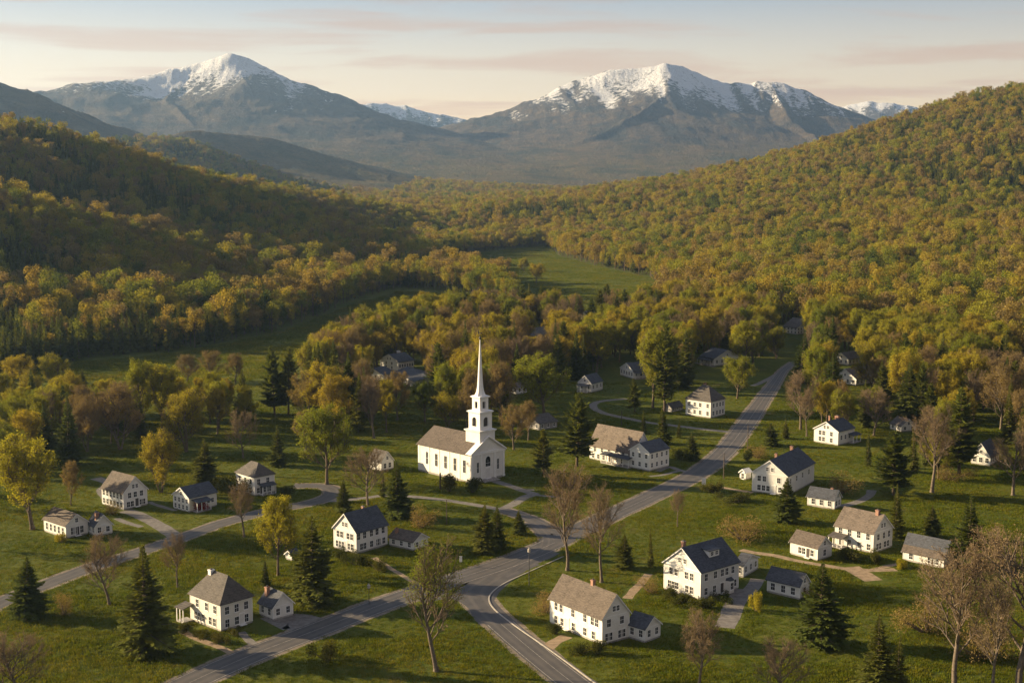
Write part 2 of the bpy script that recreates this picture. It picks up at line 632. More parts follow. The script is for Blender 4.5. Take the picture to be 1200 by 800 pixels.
RIDGES = [  # crest polyline (pixel, pixel, distance), fall-off length, exponent, crest noise, tree height on the crest
    ([(-420, 165, 1150), (-250, 142, 1250), (-110, 136, 1350), (0, 138, 1420), (65, 152, 1480), (95, 164, 1520), (140, 184, 1580), (190, 199, 1650), (260, 214, 1780), (330, 231, 1950), (400, 244, 2150), (480, 252, 2400), (560, 256, 2700)], 235, 1.5, 4, -22),
    ([(-420, 300, 880), (-150, 236, 930), (0, 220, 980), (80, 233, 1020), (160, 250, 1060), (250, 266, 1110), (330, 280, 1160), (400, 292, 1210), (470, 304, 1260)], 125, 1.7, 2, -22),
    ([(-420, 330, 690), (-150, 285, 700), (0, 263, 740), (100, 277, 770), (200, 302, 800), (300, 325, 840)], 75, 1.8, 1, -21),
    ([(-420, 70, 4000), (-200, 82, 4200), (0, 99, 4500), (30, 104, 4500), (60, 119, 4600), (110, 141, 4800), (160, 157, 5000), (230, 174, 5200), (320, 196, 5500), (400, 214, 5800)], 620, 0.95, 12, 0),
    ([(60, 186, 3000), (140, 171, 3200), (190, 171, 3300), (240, 184, 3500), (300, 205, 3700), (380, 222, 4000)], 330, 1.4, 6, 0),
    ([(170, 168, 4200), (240, 155, 4500), (310, 161, 4700), (380, 181, 5000), (450, 200, 5300), (520, 213, 5600)], 480, 1.3, 8, 0),
    # big mountain with the pointed top
    ([(-420, 118, 7400), (-150, 110, 7500), (55, 103, 7600), (110, 92, 7700), (160, 88, 7800), (200, 80, 7900), (235, 72, 8000), (262, 65, 8000), (272, 63, 8000), (282, 65, 8000), (293, 72, 8000), (310, 84, 8000), (325, 90, 7950), (355, 97, 7900), (385, 110, 7850), (410, 128, 7800), (440, 149, 7700), (480, 171, 7600), (520, 191, 7500), (570, 214, 7400)], 650, 'm', 9, 0),
    ([(272, 66, 8000), (300, 112, 7400), (350, 150, 6900), (410, 178, 6500), (480, 205, 6200)], 420, 's', 10, 0),
    ([(200, 82, 7900), (190, 120, 7300), (225, 150, 6700)], 380, 's', 10, 0),
    # the gap behind
    ([(380, 140, 11000), (415, 122, 11200), (440, 119, 11400), (470, 122, 11500), (500, 127, 11500), (530, 134, 11500), (553, 138, 11600), (570, 134, 11700), (585, 138, 11700), (640, 150, 11700), (760, 150, 11700)], 1300, 1.1, 8, 0),
    # broad mountain
    ([(500, 190, 8200), (540, 166, 8300), (560, 157, 8300), (600, 138, 8400), (640, 115, 8400), (680, 95, 8500), (720, 82, 8500), (745, 79, 8500), (760, 77, 8500), (775, 74, 8500), (792, 76, 8550), (810, 83, 8600), (840, 92, 8600), (860, 96, 8600), (880, 97, 8600), (905, 98, 8600), (930, 105, 8600), (960, 118, 8500), (1000, 133, 8400), (1045, 149, 8300), (1100, 172, 8200), (1180, 200, 8000)], 650, 'm', 9, 0),
    ([(762, 77, 8500), (788, 106, 8100), (770, 125, 7700), (720, 148, 7300), (660, 168, 6900), (590, 196, 6500)], 380, 's', 10, 0),
    ([(880, 98, 8600), (868, 128, 8000), (820, 156, 7400), (760, 172, 6900), (690, 190, 6500), (610, 207, 6200)], 420, 's', 10, 0),
    ([(905, 99, 8600), (935, 140, 7700), (965, 175, 6900), (1010, 200, 6300)], 420, 's', 10, 0),
    ([(940, 150, 12000), (980, 126, 12000), (1000, 120, 12000), (1020, 117, 12000), (1040, 118, 12000), (1070, 124, 12000), (1100, 132, 12000), (1180, 150, 12000)], 1200, 1.1, 8, 0),
    # long sunlit hill
    ([(1900, -40, 2300), (1600, 0, 2300), (1400, 42, 2300), (1300, 68, 2300), (1200, 96, 2350), (1175, 102, 2400), (1150, 115, 2450), (1120, 130, 2500), (1095, 151, 2550), (1060, 168, 2650), (1000, 184, 2850), (950, 199, 3000), (900, 213, 3200), (850, 223, 3400), (790, 234, 3700), (720, 243, 4000)], 480, 1.3, 5, -20),
    # low swells across the valley
    ([(380, 238, 2700), (460, 233, 3000), (560, 232, 3400), (700, 234, 3600), (800, 236, 3400)], 420, 1.5, 3, -10),
    ([(560, 262, 1900), (660, 258, 2100), (760, 262, 2000), (850, 268, 1800)], 260, 1.6, 3, -10),
    ([(700, 292, 1250), (790, 286, 1300), (900, 292, 1200), (1040, 300, 1100), (1250, 306, 1000)], 150, 1.7, 2, -15),
]
RIDGES = [(crest(p, dz), w_, e_, n_) for p, w_, e_, n_, dz in RIDGES]

FLAT_PX = [(-900, 520), (-300, 452), (0, 430), (90, 412), (210, 403), (330, 380), (420, 347), (470, 337), (500, 330), (512, 303), (560, 293),
           (640, 286), (700, 300), (760, 322), (830, 340), (900, 352), (1000, 376), (1100, 398), (1200, 425), (1500, 500), (2400, 760), (2400, 1500), (-1500, 1500), (-1500, 700)]
FLAT = [tuple(G(p)) for p in FLAT_PX]


def seg_dist(x, y, a, b):
    dx, dy = b[0] - a[0], b[1] - a[1]
    t = np.clip(((x - a[0]) * dx + (y - a[1]) * dy) / (dx * dx + dy * dy), 0, 1)
    return np.hypot(x - a[0] - t * dx, y - a[1] - t * dy), t


def flat_dist(x, y):
    d = np.full(np.shape(x), 1e9)
    for i in range(len(FLAT)):
        d = np.minimum(d, seg_dist(x, y, FLAT[i], FLAT[(i + 1) % len(FLAT)])[0])
    d[in_poly(x, y, FLAT)] = 0.0
    return d


def terrain(x, y, want_masks=False):
    x = np.asarray(x, float)
    y = np.asarray(y, float)
    fd = flat_dist(x, y)
    # warp so that flanks get spurs and gullies
    wx = x + 90 * fbm(x / 700, y / 700, 4, 3) * sstep(800, 4000, fd)
    wy = y + 90 * fbm(x / 700, y / 700, 4, 9) * sstep(800, 4000, fd)
    h = np.zeros_like(x)
    core = np.zeros_like(x)
    for pts, wd, ex, nz in RIDGES:
        best = np.zeros_like(x)
        for i in range(len(pts) - 1):
            d, t = seg_dist(wx, wy, pts[i], pts[i + 1])
            z = pts[i][2] + t * (pts[i + 1][2] - pts[i][2])
            if ex == 'm':        # a massif: sharp crest on broad shoulders
                d = np.sqrt(d * d + 70.0 ** 2) - 70.0
                f = 0.58 * np.exp(-d / wd) + 0.42 * np.exp(-(d / 2300) ** 2)
            elif ex == 's':      # a spur
                f = 0.62 * np.exp(-d / wd) + 0.38 * np.exp(-(d / 1000) ** 2)
            else:
                f = np.exp(-(d / wd) ** ex)
            best = np.maximum(best, z * f)
        h = np.maximum(h, best)
    big = sstep(120, 420, h)
    r1 = fbm(x / 620, y / 620, 6, 21, True)
    r2 = fbm(x / 170, y / 170, 4, 33, True)
    h = h + big * (34 * (r1 - 0.42) + 9 * (r2 - 0.42)) * (1 - 0.65 * sstep(620, 760, h))
    # gullies running down the high faces
    gl = fbm(x / 95 + 0.8 * fbm(x / 400, y / 400, 2, 81), y / 900, 4, 83, True) - 0.4
    h = h + 8 * gl * sstep(250, 600, h) * (1 - 0.5 * sstep(650, 780, h))
    m = sstep(0, 260, fd)
    roll = 5 * fbm(x / 160, y / 160, 3, 5) + 9 * fbm(x / 420, y / 420, 3, 6) + 3
    fine = 2.2 * fbm(x / 26, y / 26, 3, 71)
    h = m * (h + np.maximum(roll, -2) + fine * sstep(500, 1500, fd))
    if not want_masks:
        return h
    return h, fd, r1, gl


def build_ground():
    az = np.concatenate([np.linspace(-180, -62, 40, endpoint=False), np.linspace(-62, -25, 130, endpoint=False), np.linspace(-25, 25, 940, endpoint=False),
                         np.linspace(25, 62, 100, endpoint=False), np.linspace(62, 180, 40, endpoint=False)])
    rr = np.concatenate([[6.0], np.geomspace(30, 1000, 150, endpoint=False), np.geomspace(1000, 12900, 560)])
    A, D = np.meshgrid(np.radians(az), rr)
    X, Y = D * np.sin(A), D * np.cos(A)
    n0, n1 = X.shape
    x, y = X.ravel(), Y.ravel()
    h, fd, r1, r2 = terrain(x, y, True)
    h[np.hypot(x, y) < 120] = 0
    idx = np.arange(n0 * n1).reshape(n0, n1)
    nx = np.roll(idx, -1, axis=1)
    quads = np.stack([idx[:-1], idx[1:], nx[1:], nx[:-1]], -1).reshape(-1, 4)[:, ::-1]
    cap = idx[0][::-1].reshape(1, -1)[:, ::-1]
    v = np.stack([x, y, h], -1)
    me = np_mesh('ground', v, [quads, cap], smooth=True)
    forest = sstep(0, 25, fd)
    alp = sstep(470, 620, h + 60 * r1)
    # snow: high, more on gentle and gullied ground
    gy = np.gradient(h.reshape(n0, n1), axis=0).ravel()
    snow = sstep(430, 800, h - 90 * (r1 - 0.4) - 130 * r2)
    for nm, val in (('forest', forest), ('alpine', alp), ('snow', snow), ('upland', sstep(90, 330, h + 40 * r1) * sstep(2200, 3600, np.hypot(x, y)))):
        a = me.attributes.new(nm, 'FLOAT', 'POINT')
        a.data.foreach_set('value', np.asarray(val, np.float32))
    o = mesh_obj('ground', me, M['ground'])
    o['kind'] = 'structure'
    return o


build_ground()

# ------------------------------------------------------------------ air
hz = MB()
hz.box(-13000, 13000, -13000, 13000, -8, 900)
haze_mat = bpy.data.materials.new('valley_air')
ht = NT(nodes_of(haze_mat))
hv = ht.n('ShaderNodeVolumePrincipled')
HAZE_DENSITY = 3.8e-5
hv.inputs['Density'].default_value = HAZE_DENSITY
hv.inputs['Color'].default_value = (0.38, 0.62, 1.0, 1)
hv.inputs['Anisotropy'].default_value = 0.4
ho = ht.n('ShaderNodeOutputMaterial')
ht.l(hv.outputs[0], ho.inputs['Volume'])
haze_mat.cycles.homogeneous_volume = True
hob = hz.build('haze', haze_mat)
hob['kind'] = 'stuff'

# ------------------------------------------------------------------ roads and paths
def smooth_line(pts, step=1.5):
    p = [np.array(q, float) for q in pts]
    p = [2 * p[0] - p[1]] + p + [2 * p[-1] - p[-2]]
    out = []
    for i in range(1, len(p) - 2):
        n = max(2, int(np.linalg.norm(p[i + 1] - p[i]) / step))
        for k in range(n):
            t = k / n
            out.append(0.5 * ((2 * p[i]) + (-p[i - 1] + p[i + 1]) * t + (2 * p[i - 1] - 5 * p[i] + 4 * p[i + 1] - p[i + 2]) * t * t
                              + (-p[i - 1] + 3 * p[i] - 3 * p[i + 1] + p[i + 2]) * t ** 3))
    out.append(p[-2])
    return np.array(out)


def normals(line):
    t = np.gradient(line, axis=0)
    t /= np.linalg.norm(t, axis=1)[:, None]
    return np.stack([-t[:, 1], t[:, 0]], -1)


ROAD_LINES = []        # (line, half width) for keeping trees off


def ribbon(name, line, lo, hi, z, mat, kind='structure', thick=0.0, wob=0.0):
    nrm = normals(line)
    n = len(line)
    if wob:
        k = np.arange(n) * 0.35
        lo = lo + wob * fbm(k, k * 0 + z * 900, 3, 5)
        hi = hi + wob * fbm(k, k * 0 + z * 500 + 40, 3, 8)
    lo = np.broadcast_to(lo, (n,))
    hi = np.broadcast_to(hi, (n,))
    fr = np.linspace(0, 1, 7)
    cols = [line + nrm * (lo + (hi - lo) * f)[:, None] for f in fr]
    v = np.concatenate([np.column_stack([c, np.full(n, z)]) for c in cols])
    idx = np.arange(7 * n).reshape(7, n)
    q = np.stack([idx[:-1, :-1], idx[:-1, 1:], idx[1:, 1:], idx[1:, :-1]], -1).reshape(-1, 4)[:, ::-1]
    me = np_mesh(name, v, [q])
    a = me.attributes.new('across', 'FLOAT', 'POINT')
    a.data.foreach_set('value', np.repeat(fr * 2 - 1, n).astype(np.float32))
    if me.polygons[0].normal.z < 0:
        me.flip_normals()
    o = mesh_obj(name, me, mat)
    o['kind'] = kind
    return o


def road(name, px, width, z, mat=None, shoulder=0.9, lines=True, centre=True, keep=None, taper=0.0):
    line = smooth_line([G(p) for p in px])
    hw = width / 2 * (1 - taper * sstep(0.62, 1.0, np.linspace(0, 1, len(line))))
    if shoulder:
        ribbon('road_verge', line, -hw - shoulder, hw + shoulder, 0.004, M['shoulder'], wob=0.35)
    ribbon(name, line, -hw, hw, z, mat or M['asphalt'], wob=0.10)
    ROAD_LINES.append((line, width / 2))
    if lines:
        rng_keep = keep or [(0.0, 1.0)]
        for a, b in rng_keep:
            i0, i1 = int(a * (len(line) - 1)), int(b * (len(line) - 1)) + 1
            sub, hws = line[i0:i1], hw[i0:i1]
            for s in (-1, 1):
                ribbon('road_marking', sub, s * (hws - 0.42) - 0.07, s * (hws - 0.42) + 0.07, 0.030, M['paint_line'])
            if centre:
                ribbon('road_marking', sub, -0.05, 0.05, 0.030, M['paint_line'])
    return line


def path(px, width, z=0.008, mat='gravel', name='path'):
    line = smooth_line([G(p) for p in px], 1.0)
    ribbon(name, line, -width / 2, width / 2, z, M[mat], wob=0.28)
    ROAD_LINES.append((line, width / 2))
    return line


main_line = road('road', [(150, 838), (215, 803), (290, 769), (370, 738), (450, 707), (520, 683), (590, 660), (640, 640), (695, 613), (760, 583), (815, 556), (848, 530), (872, 500), (892, 471), (908, 448), (918, 434), (932, 424)], 7.2, 0.016, taper=0.45,
                 keep=[(0.0, 0.275), (0.34, 0.395), (0.50, 1.0)])
south_line = road('road', [(726, 840), (664, 794), (612, 752), (578, 722), (560, 702), (558, 690), (580, 674)], 6.2, 0.012, keep=[(0.0, 0.62)])
green_line = road('road', [(700, 620), (660, 624), (640, 617), (622, 608), (604, 602), (588, 597)], 4.6, 0.020, lines=False)
curve_line = road('road', [(600, 668), (632, 646), (640, 632), (634, 622), (622, 612)], 3.4, 0.024, shoulder=0.5, lines=False)
west_line = road('road', [(-60, 735), (0, 706), (47, 687), (111, 663), (162, 647), (209, 631), (263, 612), (317, 598), (360, 590), (383, 583), (391, 576), (385, 571), (372, 569), (344, 569)], 5.0, 0.012, centre=False, lines=False)
path([(556, 694), (575, 682), (600, 669), (622, 659)], 5.0, 0.007, 'asphalt', 'road')
path([(566, 720), (570, 704), (586, 684), (618, 662), (650, 647)], 3.0, 0.006, 'asphalt', 'road')
path([(572, 730), (556, 708), (530, 698), (490, 702)], 4.0, 0.005, 'asphalt', 'road')
# church walks and village drives
path([(588, 597), (555, 591), (520, 585.5), (487, 582), (455, 580), (430, 583), (402, 586), (372, 587)], 2.6)
path([(588, 597), (604, 589), (616, 582), (628, 578)], 3.0, 0.012)
path([(628, 579), (612, 574), (596, 568.5), (580, 563.5)], 2.8, 0.016)
path([(626, 573.5), (612, 573.5), (600, 569.5)], 1.6, 0.010)
path([(628, 580), (650, 582), (668, 586)], 1.4, 0.010)
path([(146, 598), (160, 602), (180, 612), (197, 622), (207, 630)], 4.0)
path([(136, 607), (148, 612), (166, 617)], 1.8, 0.010)
path([(174, 588), (186, 592), (206, 598)], 1.5)
path([(112, 560), (128, 566), (120, 574), (128, 585)], 3.4)
path([(211, 738), (232, 748), (262, 760), (285, 772)], 1.7, 0.008, 'dirt')
path([(282, 740), (290, 748), (301, 758)], 1.6)
path([(318, 731), (338, 727), (360, 731), (376, 735)], 9.0, 0.010, 'gravel', 'driveway')
path([(438, 653), (452, 662), (470, 673), (492, 686)], 1.4, 0.008, 'dirt')
path([(664, 745), (650, 752), (640, 760), (630, 765)], 2.6, 0.008, 'dirt')
path([(888, 678), (882, 688), (872, 698)], 3.2, 0.012)
path([(872, 690), (862, 706), (856, 720), (849, 735)], 4.2, 0.010)
path([(735, 701), (742, 692), (752, 682), (760, 672)], 2.0, 0.008, 'dirt')
path([(868, 644), (883, 647), (910, 651), (935, 657), (965, 662), (990, 666), (1022, 668), (1050, 667)], 2.2, 0.008, 'dirt')
path([(996, 664), (1010, 672), (1024, 680)], 4.5, 0.010, 'dirt')
path([(846, 571), (864, 574), (882, 577)], 1.8, 0.008, 'dirt')
path([(985, 593), (1004, 588), (1018, 581), (1022, 574)], 2.6)
path([(864, 507), (836, 504), (810, 501), (785, 498), (760, 495), (735, 490), (712, 485), (699, 480), (695, 475), (700, 471), (712, 469), (734, 467)], 3.0, 0.012)
path([(912, 438), (902, 443), (892, 448), (882, 452)], 2.6)
path([(806, 553), (794, 550), (784, 547), (770, 552)], 2.0)
path([(762, 558), (778, 556), (796, 551)], 1.5, 0.010)
path([(808, 424), (822, 426), (838, 430)], 2.4)
path([(1020, 668), (1036, 664), (1054, 660)], 1.6, 0.010, 'dirt')

# kerb round the inside of the junction
kl = smooth_line([G(p) for p in [(700, 802), (662, 774), (634, 754), (605, 734), (584, 718), (574, 706), (575, 696), (590, 684), (622, 669), (660, 652)]], 1.0)
nn = normals(kl)
kb = MB()
for i in range(len(kl) - 1):
    a, b_ = kl[i], kl[i + 1]
    p = [a - nn[i] * 0.14, b_ - nn[i + 1] * 0.14, b_ + nn[i + 1] * 0.14, a + nn[i] * 0.14]
    kb.hull([(q[0], q[1], 0.0) for q in p], [(q[0], q[1], 0.13) for q in p])
kb.build('kerb', M['kerb'])['kind'] = 'structure'

# ------------------------------------------------------------------ houses
KEEP_CLEAR = []        # (x, y, radius) of buildings, and
SCREEN_BOXES = []      # (x0, y0, x1, y1, depth) of what the photo shows of them


class Block:
    """A rectangular block measured from the photograph: N nearest bottom corner, L and R the ends of its two visible walls."""
    def __init__(self, N, L, R_, eave, trust=None):
        n, l, r = G(N), G(L), G(R_)
        el, er = l - n, r - n
        al, ar = math.atan2(el[1], el[0]) - math.pi / 2, math.atan2(er[1], er[0])
        while al - ar > math.pi:
            al -= 2 * math.pi
        while al - ar < -math.pi:
            al += 2 * math.pi
        wl, wr = np.linalg.norm(el), np.linalg.norm(er)
        k = {'L': 1.0, 'R': 0.0}.get(trust, wl / (wl + wr))
        self.rot = ar + (al - ar) * k
        ex = np.array([math.cos(self.rot), math.sin(self.rot)])
        ey = np.array([-ex[1], ex[0]])
        self.wx = max(2.0, float(er @ ex))
        self.wy = max(2.0, float(el @ ey))
        self.c = n + ex * self.wx / 2 + ey * self.wy / 2
        self.n, self.ex, self.ey = n, ex, ey
        self.h = zat(n, eave[1] if isinstance(eave, (tuple, list)) else eave)
        self.N, self.L, self.R = N, L, R_

    def rise_at(self, which, py):
        if which == 'x':                       # gable on the L wall
            p = self.c - self.ex * self.wx / 2
        elif which == 'y':                     # gable on the R wall
            p = self.c - self.ey * self.wy / 2
        else:
            p = self.c
        return max(0.8, zat(p, py) - self.h)


def xf_of(blk, origin, rot):
    """Matrix from a block's frame (centre, z up) into the thing's frame."""
    d = blk.c - origin
    c, s = math.cos(-rot), math.sin(-rot)
    return Matrix.Translation((d[0] * c - d[1] * s, d[0] * s + d[1] * c, 0)) @ Matrix.Rotation(blk.rot - rot, 4, 'Z')


_win_cache = {}


def window_meshes(w_, h_, arched=False):
    key = (round(w_, 2), round(h_, 2), arched)
    if key in _win_cache:
        return _win_cache[key]
    f = MB()
    t = 0.10
    f.box(-w_ / 2 - t, w_ / 2 + t, -0.06, 0, -h_ / 2 - t, -h_ / 2)
    f.box(-w_ / 2 - t - 0.05, w_ / 2 + t + 0.05, -0.12, 0, -h_ / 2 - t - 0.06, -h_ / 2 - t)
    if not arched:
        f.box(-w_ / 2 - t, w_ / 2 + t, -0.07, 0, h_ / 2, h_ / 2 + t)
    else:
        for k in range(10):
            a0, a1 = math.pi * k / 10, math.pi * (k + 1) / 10
            r0, r1 = w_ / 2, w_ / 2 + t
            q = [(r0 * math.cos(a0), r0 * math.sin(a0)), (r1 * math.cos(a0), r1 * math.sin(a0)), (r1 * math.cos(a1), r1 * math.sin(a1)), (r0 * math.cos(a1), r0 * math.sin(a1))]
            f.hull([(x, -0.07, h_ / 2 + z) for x, z in q], [(x, 0, h_ / 2 + z) for x, z in q])
    f.box(-w_ / 2 - t, -w_ / 2, -0.06, 0, -h_ / 2, h_ / 2)
    f.box(w_ / 2, w_ / 2 + t, -0.06, 0, -h_ / 2, h_ / 2)
    f.box(-w_ / 2, w_ / 2, -0.045, 0, -0.03, 0.03)
    f.box(-0.017, 0.017, -0.040, 0, -h_ / 2, -0.03)
    f.box(-0.017, 0.017, -0.040, 0, 0.03, h_ / 2)
    p = MB()
    pts = [(-w_ / 2, -h_ / 2), (w_ / 2, -h_ / 2), (w_ / 2, h_ / 2), (-w_ / 2, h_ / 2)]
    if arched:
        pts = pts[:3] + [(w_ / 2 * math.cos(math.pi * k / 10), h_ / 2 + w_ / 2 * math.sin(math.pi * k / 10)) for k in range(1, 10)] + pts[3:]
    p.hull([(x, -0.022, z) for x, z in pts], [(x, 0.0, z) for x, z in pts])
    _win_cache[key] = (f.mesh('window_frame', [M['trim']]), p.mesh('window_pane', [M['glass']]))
    return _win_cache[key]


def wall_frame(blk, wall):
    """Origin (mid bottom of the wall), rotation so that -y points out of the wall, and the wall's length."""
    hx, hy = blk.wx / 2, blk.wy / 2
    return {'R': ((0, -hy), 0.0, blk.wx), 'L': ((-hx, 0), -math.pi / 2, blk.wy),
            'BR': ((hx, 0), math.pi / 2, blk.wy), 'BL': ((0, hy), math.pi, blk.wx)}[wall]


def put_on_wall(me, name, blk, xf, parent, wall, u, z, mat=None, out=0.0):
    (ox, oy), rot, ln = wall_frame(blk, wall)
    s = (u - 0.5) * ln
    m = xf @ Matrix.Translation((ox, oy, z)) @ Matrix.Rotation(rot, 4, 'Z') @ Matrix.Translation((s, -out, 0))
    o = mesh_obj(name, me, mat, parent)
    o.matrix_local = m
    return o


def window(blk, xf, parent, wall, u, z, w_=0.95, h_=1.45, arched=False):
    f, p = window_meshes(w_, h_, arched)
    fo = put_on_wall(f, 'window', blk, xf, parent, wall, u, z)
    po = mesh_obj('pane', p, None, fo)
    return fo


_door_cache = {}


def door(blk, xf, parent, wall, u, z0, dark=True, w_=1.0, h_=2.1):
    key = (dark, w_, h_)
    if key not in _door_cache:
        d = MB()
        d.box(-w_ / 2, w_ / 2, -0.03, 0, 0, h_)
        for zz0, zz1 in ((0.2, 0.85), (1.0, h_ - 0.2)):
            for sx in (-1, 1):
                d.box(sx * w_ / 4 - w_ * 0.17, sx * w_ / 4 + w_ * 0.17, -0.045, 0, zz0, zz1)
        f = MB()
        f.box(-w_ / 2 - 0.14, -w_ / 2, -0.07, 0, 0, h_)
        f.box(w_ / 2, w_ / 2 + 0.14, -0.07, 0, 0, h_)
        f.box(-w_ / 2 - 0.2, w_ / 2 + 0.2, -0.1, 0, h_, h_ + 0.2)
        f.box(-w_ / 2 - 0.25, w_ / 2 + 0.25, -0.7, 0, -0.16, -0.002)
        hd = MB()
        hd.lathe([(0.01, -0.03), (0.035, -0.015), (0.035, 0.015), (0.01, 0.03)], 8, w_ / 2 - 0.12, -0.08)
        hd.box(w_ / 2 - 0.135, w_ / 2 - 0.105, -0.08, 0, -0.012, 0.012)
        _door_cache[key] = (d.mesh('door', [M['door'] if dark else M['whitedoor']]), f.mesh('door_frame', [M['trim']]), hd.mesh('handle', [M['brass']]))
    d, f, hd = _door_cache[key]
    do = put_on_wall(d, 'door', blk, xf, parent, wall, u, z0)
    mesh_obj('door_frame', f, None, do)
    h = mesh_obj('handle', hd, None, do)
    h.location = (0, 0, 1.0)
    return do


def roof_slabs(mb, hx, hy, h, rise, ridge, over=0.38, gover=0.32, th=0.16):
    """Two pitched slabs (gable) or four (hip) lying on a block whose eaves are at h."""
    if ridge in ('x', 'y'):
        a, b = (hx + gover, hy) if ridge == 'x' else (hy + gover, hx)
        slope = rise / b
        e = b + over
        ze, zr = h - over * slope, h + rise
        for s in (-1, 1):
            lo = [(-a, s * e, ze), (a, s * e, ze), (a, 0, zr), (-a, 0, zr)]
            if s > 0:
                lo = lo[::-1]
            if ridge == 'y':
                lo = [(-y, x, z) for x, y, z in lo]
            mb.hull([(x, y, z + 0.006) for x, y, z in lo], [(x, y, z + th) for x, y, z in lo])
    else:
        f = ridge if isinstance(ridge, float) else 0.25
        ax, ay = hx + over, hy + over
        rl = abs(hx - hy) + f * min(hx, hy)
        ze, zr = h, h + rise + 0.1
        if hx >= hy:
            r0, r1 = (-rl, 0, zr), (rl, 0, zr)
            c = [(-ax, -ay, ze), (ax, -ay, ze), (ax, ay, ze), (-ax, ay, ze)]
        else:
            r0, r1 = (0, -rl, zr), (0, rl, zr)
            c = [(ax, -ay, ze), (ax, ay, ze), (-ax, ay, ze), (-ax, -ay, ze)]
        e = [(x, y, z + th) for x, y, z in c]
        mb.poly([e[0], e[1], r1, r0])
        mb.poly([e[1], e[2], r1])
        mb.poly([e[2], e[3], r0, r1])
        mb.poly([e[3], e[0], r0])
        for k in range(4):
            j = (k + 1) % 4
            mb.poly([c[k], c[j], e[j], e[k]])
        mb.poly(c[::-1])


def chimney(parent, xf, x, y, z0, z1, w_=0.75, mat='brick'):
    c = MB()
    c.box(x - w_ / 2, x + w_ / 2, y - w_ / 2, y + w_ / 2, z0, z1)
    c.box(x - w_ / 2 - 0.08, x + w_ / 2 + 0.08, y - w_ / 2 - 0.08, y + w_ / 2 + 0.08, z1, z1 + 0.18)
    c.box(x - w_ / 4, x + w_ / 4, y - w_ / 4, y + w_ / 4, z1 + 0.18, z1 + 0.42, 1)
    return c.build('chimney', [M[mat], M['door']], parent, xf)


def shell(blk, xf, parent, rise, ridge, roof_mat, wall_name='wall', roof_name='roof', wall_mat='clap', over=0.38, found=0.35, trim=True):
    hx, hy, h = blk.wx / 2, blk.wy / 2, blk.h
    fb = MB()
    fb.box(-hx + 0.03, hx - 0.03, -hy + 0.03, hy - 0.03, -0.3, found)
    fb.build('foundation', M['stone'], parent, xf)
    wb = MB()
    rect = [(-hx, -hy), (hx, -hy), (hx, hy), (-hx, hy)]
    if ridge == 'x':
        prof = [(-hy, found), (hy, found), (hy, h), (0, h + rise), (-hy, h)]
        wb.hull([(-hx, y, z) for y, z in prof][::-1], [(hx, y, z) for y, z in prof][::-1])
    elif ridge == 'y':
        prof = [(-hx, found), (hx, found), (hx, h), (0, h + rise), (-hx, h)]
        wb.hull([(x, -hy, z) for x, z in prof], [(x, hy, z) for x, z in prof])
    else:
        wb.hull([(x, y, found) for x, y in rect], [(x, y, h) for x, y in rect])
    wb.build(wall_name, M[wall_mat], parent, xf)
    if trim:
        tb = MB()
        c = 0.13
        for x, y in rect:
            sx, sy = math.copysign(1, x), math.copysign(1, y)
            x0, x1 = sorted((x + sx * 0.035, x - sx * c))
            y0, y1 = sorted((y + sy * 0.035, y - sy * c))
            tb.box(x0, x1, y0, y1, found - 0.01, h - 0.22)
        o = 0.05
        tb.box(-hx - o, hx + o, -hy - o, -hy + 0.02, h - 0.22, h - 0.012)
        tb.box(-hx - o, hx + o, hy - 0.02, hy + o, h - 0.22, h - 0.012)
        tb.box(-hx - o, -hx + 0.02, -hy + 0.02, hy - 0.02, h - 0.22, h - 0.012)
        tb.box(hx - 0.02, hx + o, -hy + 0.02, hy - 0.02, h - 0.22, h - 0.012)
        if ridge in ('x', 'y'):           # rake boards up the gables
            a, b = (hx, hy) if ridge == 'x' else (hy, hx)
            sl = rise / b
            e = b + over
            for g in (-1, 1):
                for s in (-1, 1):
                    q0, q1 = sorted((g * (a + 0.33), g * (a + 0.27)))
                    pr = [(s * e, h - over * sl - 0.17), (0, h + rise - 0.17), (0, h + rise + 0.10), (s * e, h - over * sl + 0.10)]
                    lo = [(q0, y, z) for y, z in pr]
                    hi = [(q1, y, z) for y, z in pr]
                    if ridge == 'y':
                        lo = [(-y, x, z) for x, y, z in lo]
                        hi = [(-y, x, z) for x, y, z in hi]
                    tb.hull(lo, hi)
        tb.build('trim', M['trim'], parent, xf)
    rb = MB()
    roof_slabs(rb, hx, hy, h + 0.01, rise, ridge, over)
    ro = rb.build(roof_name, M[roof_mat], parent, xf)
    return ro


def auto_windows(blk, xf, parent, walls, storeys, skip=(), ww=0.95, wh=1.45, pitch=2.6):
    zs = [blk.h * 0.56] if storeys == 1 else [blk.h * 0.28 + 0.1, blk.h * 0.76]
    if storeys == 1:
        wh = min(wh, blk.h * 0.5)
    else:
        wh = min(wh, blk.h * 0.30)
    for wl in walls:
        ln = wall_frame(blk, wl)[2]
        n = max(1, int(round(ln / pitch)))
        for j, z in enumerate(zs):
            for k in range(n):
                if (wl, j, k) in skip:
                    continue
                window(blk, xf, parent, wl, (k + 0.5) / n, z, ww, wh)


def note(blk, top_py=None, pad=1.0, peek=False):
    KEEP_CLEAR.append((blk.c[0], blk.c[1], math.hypot(blk.wx, blk.wy) / 2 + pad))
    xs = [blk.L[0], blk.R[0], blk.N[0]]
    ys = [blk.N[1], blk.L[1], blk.R[1]]
    x0, x1, y0, y1 = min(xs), max(xs), (top_py or min(ys) - 20), max(ys)
    if peek:
        x0, x1, y1 = x0 + (x1 - x0) * 0.25, x1 - (x1 - x0) * 0.25, y0 + (y1 - y0) * 0.45
    SCREEN_BOXES.append((x0, y0, x1, y1, blk.n[1]))


